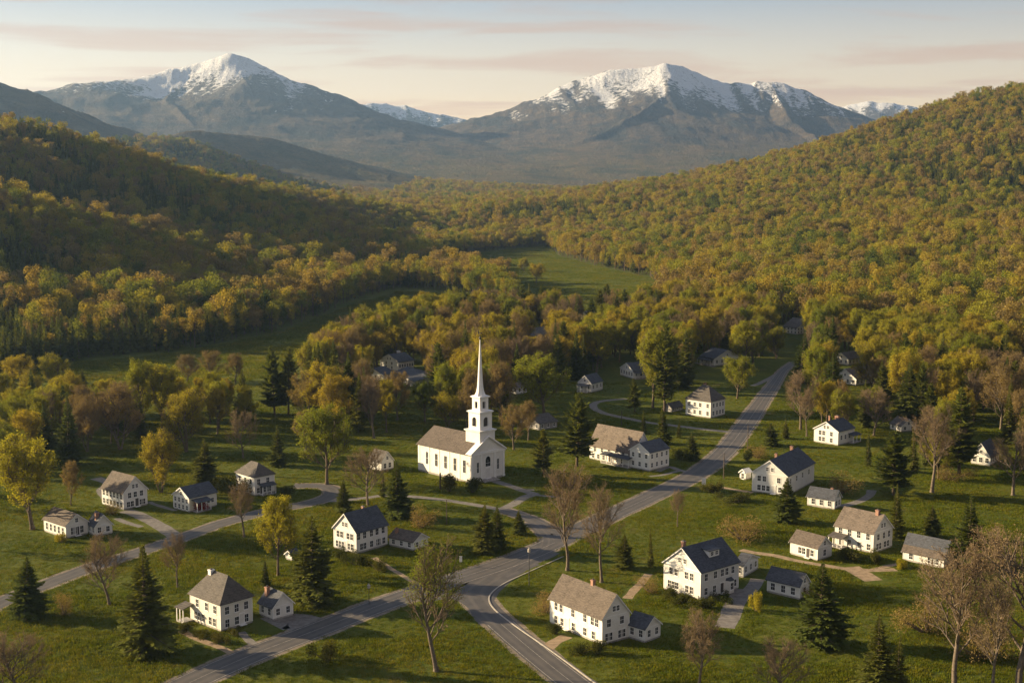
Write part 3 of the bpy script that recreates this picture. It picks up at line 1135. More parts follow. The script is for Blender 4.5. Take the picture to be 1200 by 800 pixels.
def house(name, label, cat, N, L, R_, eave, peak, ridge, roof, storeys=2, wins=None, doors=(), chim=(), wall_mat='clap', trust=None, group=None,
          gable_wins=True, pitch=2.6, ww=0.95, wh=1.45, back=True, hip=0.25, note_it=True, peek=False):
    blk = Block(N, L, R_, eave, trust)
    root = empty(name, (blk.c[0], blk.c[1], 0), blk.rot, label, cat, group)
    xf = Matrix.Identity(4)
    rise = blk.rise_at(ridge if ridge in ('x', 'y') else 'c', peak)
    rise = min(rise, 0.75 * min(blk.wx, blk.wy))
    if wall_mat == 'clap':
        wall_mat = random.choice(['clap', 'clap', 'clap_cream', 'clap_old'])
    ro = shell(blk, xf, root, rise, ridge if ridge in ('x', 'y') else hip, roof, wall_mat=wall_mat, trim=wall_mat != 'clap_grey')
    if wins is None:
        auto_windows(blk, xf, root, ('L', 'R'), storeys, pitch=pitch, ww=ww, wh=wh, skip=[(d[0], 0, -1) for d in doors])
    else:
        for wl, u, z, *sz in wins:
            window(blk, xf, root, wl, u, z * blk.h, *(sz or (ww, min(wh, blk.h * 0.3 if storeys == 2 else blk.h * 0.5))))
    if back:
        auto_windows(blk, xf, root, ('BL', 'BR'), storeys, pitch=pitch * 1.3, ww=ww, wh=wh)
    if gable_wins and ridge in ('x', 'y') and rise > 1.6:
        for wl in (('L', 'BR') if ridge == 'x' else ('R', 'BL')):
            if storeys == 2 and rise > 2.6:
                window(blk, xf, root, wl, 0.43, blk.h + rise * 0.32, 0.7, 1.0)
                window(blk, xf, root, wl, 0.57, blk.h + rise * 0.32, 0.7, 1.0)
            else:
                window(blk, xf, root, wl, 0.5, blk.h + rise * 0.32, 0.75, 1.0)
    for wl, u, dark in doors:
        door(blk, xf, root, wl, u, 0.36, dark)
    for cx_, cy_, zt, *m in chim:
        chimney(ro, xf, cx_ * blk.wx / 2, cy_ * blk.wy / 2, blk.h - 0.3, blk.h + rise + zt, *(m or ()))
    if note_it:
        note(blk, peak, peek=peek)
    root['_'] = 0
    del root['_']
    blk.rise, blk.root, blk.roof = rise, root, ro
    return blk


def wing(main, N, L, R_, eave, peak, ridge, roof, storeys=1, trust=None, wins=True, pitch=2.4, chim=(), wall_mat='clap', ww=0.85, wh=1.3, doors=()):
    blk = Block(N, L, R_, eave, trust)
    xf = xf_of(blk, main.c, main.rot)
    rise = min(blk.rise_at(ridge if ridge in ('x', 'y') else 'c', peak), 0.75 * min(blk.wx, blk.wy))
    ro = shell(blk, xf, main.root, rise, ridge if ridge in ('x', 'y') else 0.25, roof, 'wing_wall', 'wing_roof', wall_mat)
    if wins:
        auto_windows(blk, xf, main.root, ('L', 'R', 'BR'), storeys, pitch=pitch, ww=ww, wh=wh)
    for wl, u, dark in doors:
        door(blk, xf, main.root, wl, u, 0.36, dark)
    for cx_, cy_, zt, *m in chim:
        chimney(ro, xf, cx_ * blk.wx / 2, cy_ * blk.wy / 2, blk.h - 0.3, blk.h + rise + zt, *(m or ()))
    note(blk, peak)
    blk.rise = rise
    return blk, xf


def porch(blk, root, wall, u0, u1, depth, h, roof='slate', posts=4, xf=None):
    """A lean-to porch on posts along part of a wall."""
    xf = xf or Matrix.Identity(4)
    (ox, oy), rot, ln = wall_frame(blk, wall)
    m = xf @ Matrix.Translation((ox, oy, 0)) @ Matrix.Rotation(rot, 4, 'Z')
    x0, x1 = (u0 - 0.5) * ln, (u1 - 0.5) * ln
    d = MB()
    d.box(x0, x1, -depth, -0.002, 0, 0.3)
    d.build('porch_floor', M['stone'], root, m)
    r_ = MB()
    lo = [(x0 - 0.2, -depth - 0.25, h), (x1 + 0.2, -depth - 0.25, h), (x1 + 0.2, -0.05, h + 0.55), (x0 - 0.2, -0.05, h + 0.55)]
    r_.hull(lo, [(x, y, z + 0.14) for x, y, z in lo])
    r_.build('porch_roof', M[roof], root, m)
    for k in range(posts):
        p = MB()
        x = x0 + 0.12 + (x1 - x0 - 0.24) * k / max(1, posts - 1)
        p.box(x - 0.08, x + 0.08, -depth + 0.04, -depth + 0.2, 0.3, h + 0.03)
        p.build('post', M['trim'], root, m)


W2 = lambda wl, us, zs: [(wl, u, z) for u in us for z in zs]

# -- the two-storey hip-roofed house by the main road
b = house('hip_roofed_house', 'white two-storey house with brown hip roof and small gabled wing beside a parking pad', 'house', (259, 740), (219.5, 727), (299, 730), 709, 671, 'hip', 'mixed', hip=0.32,
          wins=W2('L', (0.55, 0.82), (0.76,)) + W2('L', (0.24,), (0.76,)) + W2('L', (0.18, 0.30, 0.42, 0.66, 0.80), (0.27,)) + W2('R', (0.2, 0.5, 0.8), (0.26, 0.74)), doors=[('R', 0.66, False)],
          chim=[(-0.1, 0.5, 0.1, 0.9, 'trim')], ww=0.95, wh=1.5)
wing(b, (320, 727), (300, 721.5), (343.5, 720.5), 711, 694, 'y', 'slate', trust='R', chim=[(-0.45, 0.6, 0.4)])
porch(b, b.root, 'L', -0.14, 0.10, 2.4, 2.9, roof='mixed', posts=3)

# -- brown-roofed house inside the road fork
b = house('long_farmhouse', 'long white house with brown gable roof inside the road fork, navy-roofed wing behind', 'house', (705.5, 756), (643.7, 730), (738, 747.5), 724, 696, 'y', 'brown',
          wins=W2('L', (0.12, 0.22, 0.45, 0.68, 0.9, 0.82), (0.75,)) + W2('L', (0.12, 0.24, 0.46, 0.68, 0.84), (0.25,)) + W2('R', (0.24, 0.72), (0.76,)) + W2('R', (0.18, 0.3, 0.66, 0.78), (0.26,)),
          doors=[('L', 0.34, False)], chim=[(0.05, -0.12, 0.9, 0.7)])
wing(b, (756, 753), (736, 746.5), (773.5, 746), 736, 722, 'y', 'slate', trust='R')

# -- large navy-roofed house with dormer
b = house('dormer_house', 'large white house with navy roof, box dormer and rear wing', 'house', (820.6, 703.5), (777, 690), (866, 690), 670, 641.6, 'x', 'slate',
          wins=W2('L', (0.2, 0.34, 0.62, 0.76), (0.74,)) + W2('L', (0.16, 0.26, 0.36, 0.64, 0.76), (0.27,)) + W2('R', (0.14, 0.38, 0.56, 0.68, 0.84), (0.76,)) + W2('R', (0.14, 0.36, 0.9), (0.27,)),
          doors=[('R', 0.56, True)], chim=[(-0.62, 0.35, 0.5, 0.75)])
dm = MB()
sl = b.rise / (b.wy / 2)
yd = -b.wy * 0.29
zd = b.h + b.rise + sl * yd
dm.box(-0.10 * b.wx, 0.16 * b.wx, yd - 0.2, yd + 2.6, zd - 0.5, zd + 1.35)
dm.build('dormer_wall', M['clap'], b.root)
dr = MB()
dr.hull([(-0.10 * b.wx - 0.25, yd - 0.45, zd + 1.36), (0.16 * b.wx + 0.25, yd - 0.45, zd + 1.36), (0.16 * b.wx + 0.25, yd + 2.7, zd + 1.7), (-0.10 * b.wx - 0.25, yd + 2.7, zd + 1.7)],
        [(-0.10 * b.wx - 0.25, yd - 0.45, zd + 1.5), (0.16 * b.wx + 0.25, yd - 0.45, zd + 1.5), (0.16 * b.wx + 0.25, yd + 2.7, zd + 1.84), (-0.10 * b.wx - 0.25, yd + 2.7, zd + 1.84)])
dr.build('dormer_roof', M['slate'], b.root)
for sx in (-0.03, 0.09):
    fo, po = window_meshes(0.8, 0.8)
    o = mesh_obj('window', fo, None, b.root)
    o.location = (sx * b.wx, yd - 0.2, zd + 0.72)
    mesh_obj('pane', po, None, o)
bay = MB()
(ox, oy), rot, ln = wall_frame(b, 'R')
bx0 = 0.24 * ln
bp = [(bx0 - 1.1, 0.0), (bx0 - 0.7, -0.9), (bx0 + 0.7, -0.9), (bx0 + 1.1, 0.0)]
bay.hull([(x, oy + y, 0.0) for x, y in bp], [(x, oy + y, b.h * 0.44) for x, y in bp])
bay.build('bay_window_wall', M['clap'], b.root)
bay = MB()
bay.hull([(x * 1.0, oy + y * 1.15, b.h * 0.44 + 0.003) for x, y in bp], [(bx0 + (x - bx0) * 0.8, oy + y * 0.3, b.h * 0.44 + 0.5) for x, y in bp])
bay.build('bay_window_roof', M['slate'], b.root)
fo, po = window_meshes(0.9, 1.4)
o = mesh_obj('window', fo, None, b.root)
o.location = (bx0, oy - 0.9, b.h * 0.25)
mesh_obj('pane', po, None, o)
wing(b, (871, 676.5), (864, 674), (888, 666.5), 662, 648.5, 'y', 'slate', trust='R')

# -- navy-roofed house left of the junction
b = house('gabled_house', 'white house with steep navy roof and sunlit gable, low brown-roofed wing beside it', 'house', (417.8, 649), (387, 643), (458, 639.5), 623.4, 601.6, 'x', 'slate',
          wins=W2('L', (0.2, 0.36, 0.64, 0.8), (0.73,)) + W2('L', (0.16, 0.28, 0.4, 0.66, 0.82), (0.27,)) + W2('R', (0.07, 0.26, 0.48, 0.66, 0.86), (0.77,)) + W2('R', (0.16, 0.26, 0.48, 0.68, 0.72, 0.88), (0.28,)),
          doors=[('L', 0.54, False)], chim=[(0.25, 0.1, 0.35, 0.6)])
wing(b, (484.5, 645), (461, 637.5), (501.5, 639), 634.5, 624.3, 'y', 'brown', trust='R', chim=[(-0.5, 0.7, 0.3, 0.6)])

# -- twin-gabled house on the left lane
b = house('twin_gabled_house', 'twin-gabled white cottage, one half brown-roofed, the other blue-roofed with a chimney', 'house', (77.6, 631), (55.8, 621.5), (101, 624.5), 615.4, 601.8, 'y', 'brown', storeys=1,
          wins=W2('L', (0.14, 0.32, 0.5, 0.68, 0.86), (0.5,)) + W2('R', (0.3, 0.42, 0.72), (0.48,)), ww=0.9, wh=1.7, doors=[('R', 0.52, True)])
wing(b, (111.8, 628.5), (101.5, 624.5), (131.6, 625), 616, 602.6, 'y', 'slate', trust='R', chim=[(-0.45, -0.25, 0.1, 0.9)])

# -- brown-roofed house on the left lane
b = house('lane_house', 'white two-storey house with brown gable roof, gravel drive past its corner', 'house', (145, 597.4), (119.6, 590.4), (173, 591.3), 577.3, 558, 'y', 'brown',
          wins=W2('L', (0.1, 0.26, 0.42, 0.58, 0.74, 0.9), (0.26, 0.74)) + W2('R', (0.26, 0.5, 0.76), (0.78,)) + W2('R', (0.2, 0.36, 0.74, 0.84), (0.27,)), doors=[('R', 0.56, True)])

# -- low dark-roofed house with porch and red bush
b = house('porch_cottage', 'white cottage with dark roof and porch behind a red bush', 'house', (222, 600), (206, 594.5), (252, 592), 583, 571, 'x', 'slate',
          wins=W2('L', (0.14, 0.38, 0.62, 0.86), (0.72, 0.26)) + W2('R', (0.7, 0.85), (0.5,)), ww=0.8, wh=1.3)
porch(b, b.root, 'R', 0.1, 0.62, 2.2, 2.6, posts=4)

# -- hip-roofed house at the lane bend
b = house('square_hip_house', 'square white two-storey house with grey pyramid hip roof by the lane bend', 'house', (298.7, 581), (274, 575), (324, 577), 559.5, 541, 'hip', 'mixed', hip=0.12,
          wins=W2('L', (0.2, 0.5, 0.8), (0.74, 0.26)) + W2('R', (0.2, 0.66), (0.74,)) + W2('R', (0.18, 0.5, 0.64, 0.78), (0.27,)), doors=[('R', 0.34, True)])
porch(b, b.root, 'R', 0.2, 0.9, 1.8, 2.6, posts=4)

# -- right bank of the road
b = house('hillside_house', 'white house with navy roof and two brick chimneys beside the upper road', 'house', (922, 581.5), (884, 574.5), (947, 563.5), 557.5, 539.4, 'x', 'slate',
          wins=W2('L', (0.2, 0.35, 0.76), (0.72,)) + W2('L', (0.2, 0.33, 0.46, 0.8), (0.27,)) + W2('R', (0.12, 0.34, 0.56, 0.8), (0.66,)), chim=[(-0.45, 0.1, 0.7, 0.7), (0.62, 0.05, 0.9, 0.8)], doors=[('L', 0.62, False)])
b = house('low_shed_house', 'small single-storey white cottage with slate-blue roof beside the two-chimneyed house', 'cottage', (977.6, 597), (946, 592), (985.8, 593.2), 585, 574.5, 'y', 'slate', storeys=1, trust='L',
          wins=W2('L', (0.22, 0.52, 0.82), (0.52,)) + W2('R', (0.3, 0.7), (0.52,)), chim=[(0.1, -0.55, 0.2, 0.6)])
b = house('shingled_house', 'white house with warm gable front and dark roof below bare tree', 'house', (981.8, 522), (955.5, 517), (998, 516.5), 505.4, 494, 'x', 'slate',
          wins=W2('L', (0.25, 0.4, 0.72), (0.3, 0.74)) + W2('R', (0.2, 0.45, 0.7), (0.5,)), chim=[(0.5, 0.1, 0.8, 1.3), (0.1, 0.5, 0.8, 0.5)])
porch(b, b.root, 'R', 0.62, 1.1, 2.0, 2.6, posts=3)
b = house('tan_roofed_house', 'white two-storey house with pale tan gable roof and brick end chimney', 'house', (1023, 648.3), (979, 637.5), (1043.6, 640.2), 624.4, 603, 'y', 'tan',
          wins=W2('L', (0.14, 0.38, 0.62, 0.86), (0.76,)) + W2('L', (0.38, 0.64, 0.88), (0.27,)) + W2('R', (0.25, 0.55, 0.82), (0.73,)) + W2('R', (0.22, 0.36, 0.62, 0.78), (0.27,)), doors=[('L', 0.16, True)], chim=[(-0.05, -0.72, 0.8, 0.8)])
porch(b, b.root, 'L', -0.02, 0.34, 2.6, 2.5, roof='mixed', posts=4)
b = house('garage', 'white garage with brown gable roof beside the tan-roofed house', 'garage', (957.8, 657.3), (928.5, 648), (970.8, 651.5), 641.6, 628.7, 'y', 'brown', storeys=1, wins=W2('L', (0.36, 0.5, 0.8), (0.5,)) + W2('R', (0.5,), (0.5,)), doors=[('L', 0.66, True)])
b = house('long_outbuilding', 'long low white outbuilding, roof half navy and half brown, among spruces', 'outbuilding', (1105.5, 666), (1058, 655.8), (1121, 661), 653.5, 634, 'y', 'brown', storeys=1, trust='L',
          wins=W2('L', (0.2, 0.66, 0.74, 0.82), (0.5,)), gable_wins=False)
rb2 = MB()
sl = b.rise / (b.wx / 2)
zz0 = b.h + b.rise * 0.28 + 0.175
x_m = -b.wx / 2 * 0.72
lo = [(x_m, b.wy / 2 + 0.34, zz0), (x_m, -b.wy / 2 - 0.34, zz0), (0.0, -b.wy / 2 - 0.34, b.h + b.rise + 0.175), (0.0, b.wy / 2 + 0.34, b.h + b.rise + 0.175)]
rb2.hull([(x, y, z) for x, y, z in lo], [(x, y, z + 0.05) for x, y, z in lo])
rb2.build('roof_panel', M['slate'], b.root)
b = house('small_garage', 'small white garage with navy gable roof across the drive from the dormer house', 'garage', (936.8, 702.3), (900, 692.8), (946, 696.5), 685.8, 672, 'y', 'slate', storeys=1,
          wins=W2('L', (0.18, 0.5, 0.8), (0.5,)) + W2('R', (0.5,), (0.5,)))
b = house('tool_shed', 'tiny white tool shed against the two-chimneyed house lawn', 'shed', (873.5, 562), (867.8, 560.5), (879, 560.2), 553.5, 551.5, 'x', 'trim', storeys=1, wins=[('L', 0.5, 0.45, 0.9, 1.6)], gable_wins=False, back=False)
b = house('garden_shed', 'tiny white garden shed between the budding maple and the spruce', 'shed', (342, 657), (338.6, 656), (346.5, 655.6), 649.5, 645.5, 'x', 'slate', storeys=1, wins=[('R', 0.5, 0.5, 0.8, 1.4)], gable_wins=False, back=False)

# -- long house with a navy-roofed cross wing by the upper road
b = house('rambling_house', 'rambling white house with tan upper roof, navy lower roofs and forward cross gable', 'house', (743, 548), (691, 537), (760, 543), 530.5, 502, 'y', 'tan', trust='L',
          wins=W2('L', (0.12, 0.28, 0.44, 0.60, 0.76, 0.9), (0.76,)) + W2('L', (0.08, 0.2, 0.32, 0.62, 0.74), (0.27,)), doors=[('L', 0.46, True)])
porch(b, b.root, 'L', 0.36, 0.98, 2.2, 2.7, posts=6)
wing(b, (761, 552), (742.5, 546.5), (778, 545), 530, 519, 'x', 'slate', 2, pitch=2.4)

# -- houses up the road
b = house('corner_hip_house', 'white two-storey house with hip roof, tan one side and navy other, on upper road bend', 'house', (832.5, 490), (803, 486), (850, 486), 471, 451, 'hip', 'mixed', hip=0.15,
          wins=W2('L', (0.14, 0.36, 0.58, 0.88), (0.27, 0.74)) + W2('R', (0.2, 0.44, 0.66, 0.86), (0.27, 0.74)), chim=[(0.1, 0.1, 0.4, 0.8)])
b = house('upper_cottage', 'single-storey white cottage with pale slate-blue roof on lawn above the hip house', 'cottage', (837, 429), (820, 426), (853, 423.5), 420, 410, 'y', 'slate', storeys=1, trust='L', pitch=3.0)
porch(b, b.root, 'L', 0.05, 0.95, 2.0, 2.6, posts=5)
b = house('pillared_cottage', 'small white cottage with dark roof and columned porch among budding trees', 'cottage', (742, 444), (727, 439.5), (751, 440), 434.5, 425, 'x', 'slate', storeys=1, trust='L')
porch(b, b.root, 'R', 0.0, 1.0, 1.8, 2.6, posts=5)
b = house('porch_house', 'small white house with dark gable roof and side porch above the curving drive', 'house', (693, 460), (683, 457), (706, 456.5), 449, 440, 'x', 'slate', storeys=1, trust='R')
porch(b, b.root, 'L', 0.1, 0.9, 2.2, 2.7, posts=4)
b = house('wood_edge_house', 'white navy-roofed house with tall gable at the wood edge behind the church', 'house', (467, 435), (457, 430), (485, 432.5), 424, 415, 'x', 'slate', trust='R',
          wins=W2('R', (0.1, 0.26, 0.42, 0.58, 0.74, 0.9), (0.55,)) + W2('L', (0.35, 0.65), (0.3, 0.74)), chim=[(0.6, 0.3, 0.6, 1.2, 'trim')])
b = house('dark_barn', 'low dark-roofed barn in front of the navy-roofed house at wood edge', 'barn', (487, 455), (462, 443), (507, 447), 447, 441, 'y', 'slate', storeys=1, wall_mat='clap_grey', trust='L', peek=True)
b = house('white_shed', 'small white gabled shed left of the dark barn', 'shed', (449, 446), (442, 440), (462, 443), 439, 431.5, 'x', 'slate', storeys=1, trust='R')
b = house('cottage_behind_tree', 'small white gabled cottage partly hidden by a bare tree near the church', 'cottage', (447, 552), (437, 548), (461, 549), 541, 529, 'y', 'mixed', trust='R', storeys=1,
          wins=W2('R', (0.3, 0.7), (0.5,)) + W2('L', (0.5,), (0.5,)), peek=True)
b = house('grey_barn', 'grey weathered barn in shade behind the church, dark roof', 'barn', (632, 504), (617, 498), (646, 499), 496.5, 487, 'x', 'mixed', storeys=1, wall_mat='clap_grey', peek=True)
b = house('hidden_cottage', 'tiny white cottage showing between the spruce and the great maple', 'cottage', (606, 462), (600, 460), (614, 459.5), 453.5, 449, 'x', 'tan', storeys=1, peek=True)
b = house('green_roofed_barn', 'long barn with greenish slate roof deep in the wood', 'barn', (624, 404), (612, 399), (646, 397), 394, 386, 'x', 'mixed', storeys=1, wall_mat='clap_grey', peek=True)
b = house('wood_cabin', 'tiny tan-roofed cabin among trees near the far meadow', 'cabin', (690, 376), (681, 374), (699, 373), 371, 365, 'x', 'tan', storeys=1, peek=True)
b = house('meadow_house', 'tiny white house below the hillside woods beside a strip of meadow', 'house', (825, 356), (817, 354), (833, 353.5), 349.5, 345, 'x', 'mixed', storeys=1, trust='R', peek=True)
b = house('road_end_house', 'white house with grey roof where the road enters the wood', 'house', (934, 392), (927, 389), (945, 388), 384, 374, 'y', 'mixed', peek=True)
b = house('tan_bungalow', 'low bungalow with broad pale tan roof among bare trees', 'bungalow', (1003, 452), (985, 447), (1018, 446), 444, 432, 'x', 'tan', storeys=1, peek=True)
b = house('grey_cottage', 'small grey-roofed cottage beside the shaded clearing', 'cottage', (994, 428), (983, 425), (1006, 424), 421, 413, 'x', 'mixed', storeys=1, peek=True)
b = house('white_bungalow', 'low white bungalow half hidden behind bare trees', 'bungalow', (1056, 506), (1043, 502.5), (1066, 502.5), 499, 491, 'y', 'mixed', storeys=1, trust='L', peek=True)
b = house('blue_roofed_cottage', 'white cottage with blue roof under the tall dark pine', 'cottage', (1160, 546), (1140, 542), (1170, 540), 535, 519, 'x', 'slate', storeys=1, trust='R', pitch=2.0)
b = house('hillside_cottage', 'tiny white cottage at the foot of the sunlit hill', 'cottage', (1196, 421), (1188, 419), (1206, 418), 414, 408, 'x', 'mixed', storeys=1, peek=True)
b = house('grey_shed', 'low grey shed behind spruces across from the tan-and-navy hip-roofed house', 'shed', (787, 483), (779, 481), (797, 479.5), 478, 472.5, 'x', 'mixed', storeys=1, wall_mat='clap_grey', note_it=False)

# ------------------------------------------------------------------ the church
blk = Block((552, 566.5), (485, 552.5), (596, 559), 532.5)
note(blk, 388)
SCREEN_BOXES.append((550, 388, 582, 515, blk.n[1]))
ch = empty('church', (blk.c[0], blk.c[1], 0), blk.rot, 'white meeting-house church with brown roof, tiered belfry and tall spire', 'church')
I4 = Matrix.Identity(4)
blk.rise = rise = 4.3
ro = shell(blk, I4, ch, rise, 'y', 'brown', over=0.5, found=0.6)
hx, hy, H = blk.wx / 2, blk.wy / 2, blk.h
# five tall windows down each side, pilasters between them
for k in range(5):
    u = 0.12 + 0.70 * k / 4
    for wl in ('L', 'BR'):
        uu = u if wl == 'BR' else u + 0.06
        window(blk, I4, ch, wl, uu, H * 0.54, 1.15, 3.7)
for s in (-1, 1):
    for k in range(6):
        pl = MB()
        y = -hy + 0.5 + (2 * hy - 1.0) * k / 5
        x0, x1 = sorted((s * hx, s * (hx + 0.09)))
        pl.box(x0, x1, y - 0.28, y + 0.28, 0.6, H - 0.26)
        pl.build('pilaster', M['trim'], ch)
for x in (-hx + 0.45, -hx * 0.40, hx * 0.40, hx - 0.45):
    pl = MB()
    pl.box(x - 0.36, x + 0.36, -hy - 0.2, -hy, 0.6, H - 0.55)
    pl.box(x - 0.45, x + 0.45, -hy - 0.28, -hy - 0.001, H - 0.85, H - 0.56)
    pl.box(x - 0.45, x + 0.45, -hy - 0.28, -hy - 0.001, 0.3, 0.75)
    pl.build('pilaster', M['trim'], ch)
# entablature and pediment across the front
en = MB()
en.box(-hx - 0.25, hx + 0.25, -hy - 0.32, -hy - 0.052, H - 0.55, H + 0.14)
sl = rise / hx
for s in (-1, 1):
    pr = [(s * (hx + 0.45), H - 0.45 * sl), (0, H + rise), (0, H + rise + 0.42), (s * (hx + 0.45), H - 0.45 * sl + 0.42)]
    en.hull([(x, -hy - 0.62, z) for x, z in pr], [(x, -hy - 0.335, z) for x, z in pr])
en.build('pediment', M['trim'], ch)
# pale metal roof over the front bay
fb = MB()
for s in (-1, 1):
    zt = 0.19
    lo = [(0, -hy - 0.33, H + rise + zt), (0, -hy + 1.9, H + rise + zt), (s * (hx + 0.5), -hy + 1.9, H - 0.5 * sl + zt), (s * (hx + 0.5), -hy - 0.33, H - 0.5 * sl + zt)]
    fb.hull(lo, [(x, y, z + 0.05) for x, y, z in lo])
fb.build('front_roof', M['trim'], ch)
door(blk, I4, ch, 'R', 0.5, 0.62, False, 1.7, 2.9)
window(blk, I4, ch, 'R', 0.5, H * 0.60, 1.9, 2.0, True)
window(blk, I4, ch, 'R', 0.2, H * 0.5, 0.8, 3.0)
window(blk, I4, ch, 'R', 0.8, H * 0.5, 0.8, 3.0)
st = MB()
for k in range(4):
    st.box(-2.2 - k * 0.3, 2.2 + k * 0.3, -hy - 1.0 - k * 0.35, -hy - 0.3, 0, 0.6 - k * 0.15)
st.build('steps', M['stone'], ch)
# tower
ty = -hy + 3.2


def tower_box(mb, half, z0, z1, m=0):
    mb.box(-half, half, ty - half, ty + half, z0, z1, m)


tw = MB()
tower_box(tw, 3.0, H + 0.3, 14.2)
tower_box(tw, 3.22, 14.2, 14.42)
tower_box(tw, 3.40, 14.42, 14.7)
tw.build('tower_base', M['clap'], ch)


def open_stage(name, half, z0, z1, ow, oz0, oz1, arched):
    """Belfry stage: four corner piers, arches or lintels between, dark louvres inside."""
    g = MB()
    pr = half - ow / 2
    for sx in (-1, 1):
        for sy in (-1, 1):
            x0, x1 = sorted((sx * half, sx * (half - pr)))
            y0, y1 = sorted((sy * half, sy * (half - pr)))
            g.box(x0, x1, ty + y0, ty + y1, z0, z1)
    for ax in (0, 1):
        for s in (-1, 1):
            def P(a, o, z):
                return (a, ty + s * o, z) if ax == 0 else (s * o, ty + a, z)
            t0, t1 = half - 0.28, half - 0.004
            # sill wall
            q = [(-ow / 2, z0), (ow / 2, z0), (ow / 2, oz0), (-ow / 2, oz0)]
            g.hull([P(a, t0, z) for a, z in q], [P(a, t1, z) for a, z in q])
            if arched:
                n = 8
                for k in range(n):
                    a0, a1 = math.pi * k / n, math.pi * (k + 1) / n
                    xa, za = ow / 2 * math.cos(a0), oz1 + ow / 2 * math.sin(a0)
                    xb, zb = ow / 2 * math.cos(a1), oz1 + ow / 2 * math.sin(a1)
                    q = [(xa, za), (xa, z1), (xb, z1), (xb, zb)]
                    g.hull([P(a, t0, z) for a, z in q], [P(a, t1, z) for a, z in q])
            else:
                q = [(-ow / 2, oz1), (ow / 2, oz1), (ow / 2, z1), (-ow / 2, z1)]
                g.hull([P(a, t0, z) for a, z in q], [P(a, t1, z) for a, z in q])
    o = g.build(name, M['trim'], ch)
    lv = MB()
    k2 = half - 0.5
    lv.box(-k2, k2, ty - k2, ty + k2, z0 + 0.02, z1 - 0.02)
    n = int((oz1 - oz0) / 0.3)
    for k in range(n):
        z = oz0 + 0.15 + k * 0.3
        lv.box(-k2 - 0.1, k2 + 0.1, ty - k2 - 0.1, ty + k2 + 0.1, z, z + 0.05)
    lv.build('louvres', M['door'], o)
    return o


def cornice(half, z):
    c = MB()
    tower_box(c, half + 0.14, z, z + 0.22)
    tower_box(c, half + 0.42, z + 0.22, z + 0.46)
    tower_box(c, half + 0.16, z + 0.46, z + 0.62)
    c.build('cornice', M['trim'], ch)


open_stage('belfry', 2.4, 14.7, 19.6, 1.9, 15.7, 17.5, True)
cornice(2.4, 19.6)
open_stage('upper_belfry', 1.66, 20.22, 23.9, 1.2, 20.9, 22.9, False)
cornice(1.66, 23.9)
spi = MB()
spi.lathe([(1.85, 24.52), (1.6, 24.8), (1.25, 25.6), (1.0, 26.8), (0.84, 28.4), (0.14, 40.8)], 8, 0, ty, 0, math.pi / 8)
spi.build('spire', M['trim'], ch)
fi = MB()
fi.bar((0, ty, 39.5), (0, ty, 43.0), 0.07, 6, 0.04)
fi.lathe([(0.05, 39.6), (0.28, 39.85), (0.36, 40.1), (0.28, 40.35), (0.05, 40.6)], 10, 0, ty)
fi.lathe([(0.05, 40.8), (0.16, 40.95), (0.05, 41.1)], 8, 0, ty)
fi.box(-0.7, 0.75, ty - 0.03, ty + 0.03, 41.5, 41.62)
fi.hull([(0.35, ty - 0.025, 41.3), (0.95, ty - 0.025, 41.56), (0.35, ty - 0.025, 41.85)], [(0.35, ty + 0.025, 41.3), (0.95, ty + 0.025, 41.56), (0.35, ty + 0.025, 41.85)])
fi.hull([(-0.75, ty - 0.025, 41.25), (-0.3, ty - 0.025, 41.4), (-0.3, ty - 0.025, 42.1), (-0.85, ty - 0.025, 42.3)], [(-0.75, ty + 0.025, 41.25), (-0.3, ty + 0.025, 41.4), (-0.3, ty + 0.025, 42.1), (-0.85, ty + 0.025, 42.3)])
fi.v = [(x, y, z + 1.2) for x, y, z in fi.v]
fi.build('weathervane', M['metal'], ch)
# stone wall edging along the church side
# ------------------------------------------------------------------ trees
def tubes(segs, n):
    """Tapered n-sided tubes for (p0, p1, r0, r1) rows, as vertex and face arrays."""
    s = np.asarray(segs, float)
    p0, p1, r0, r1 = s[:, 0:3], s[:, 3:6], s[:, 6], s[:, 7]
    d = p1 - p0
    d /= np.linalg.norm(d, axis=1)[:, None] + 1e-9
    ref = np.where(np.abs(d[:, 2:3]) > 0.9, np.array([[1.0, 0, 0]]), np.array([[0, 0, 1.0]]))
    a = np.cross(d, ref)
    a /= np.linalg.norm(a, axis=1)[:, None] + 1e-9
    b = np.cross(d, a)
    ang = np.arange(n) * 2 * math.pi / n
    ring = a[:, None, :] * np.cos(ang)[None, :, None] + b[:, None, :] * np.sin(ang)[None, :, None]
    v = np.concatenate([p0[:, None, :] + ring * r0[:, None, None], p1[:, None, :] + ring * r1[:, None, None]], 1)
    m = len(s)
    base = np.arange(m)[:, None] * 2 * n
    k = np.arange(n)
    k2 = (k + 1) % n
    f = np.stack([base + k, base + n + k, base + n + k2, base + k2], -1).reshape(-1, 4)
    return v.reshape(-1, 3), f


def leaf_quads(pos, size, g, up=0.0, nrm=None, asp=0.6):
    """Leaf-sized lozenges, randomly turned."""
    m = len(pos)
    if nrm is None:
        nrm = g.normal(size=(m, 3))
        nrm[:, 2] = np.abs(nrm[:, 2]) + up
    nrm = nrm / (np.linalg.norm(nrm, axis=1)[:, None] + 1e-9)
    t = np.cross(nrm, g.normal(size=(m, 3)))
    t /= np.linalg.norm(t, axis=1)[:, None] + 1e-9
    b = np.cross(nrm, t)
    s = np.asarray(size).reshape(-1, 1) * np.ones((m, 1))
    v = np.stack([pos - t * s * 0.5, pos + b * s * asp * 0.5 + nrm * s * 0.08, pos + t * s * 0.5, pos - b * s * asp * 0.5 + nrm * s * 0.08], 1)
    return v.reshape(-1, 3), np.arange(m * 4).reshape(m, 4)


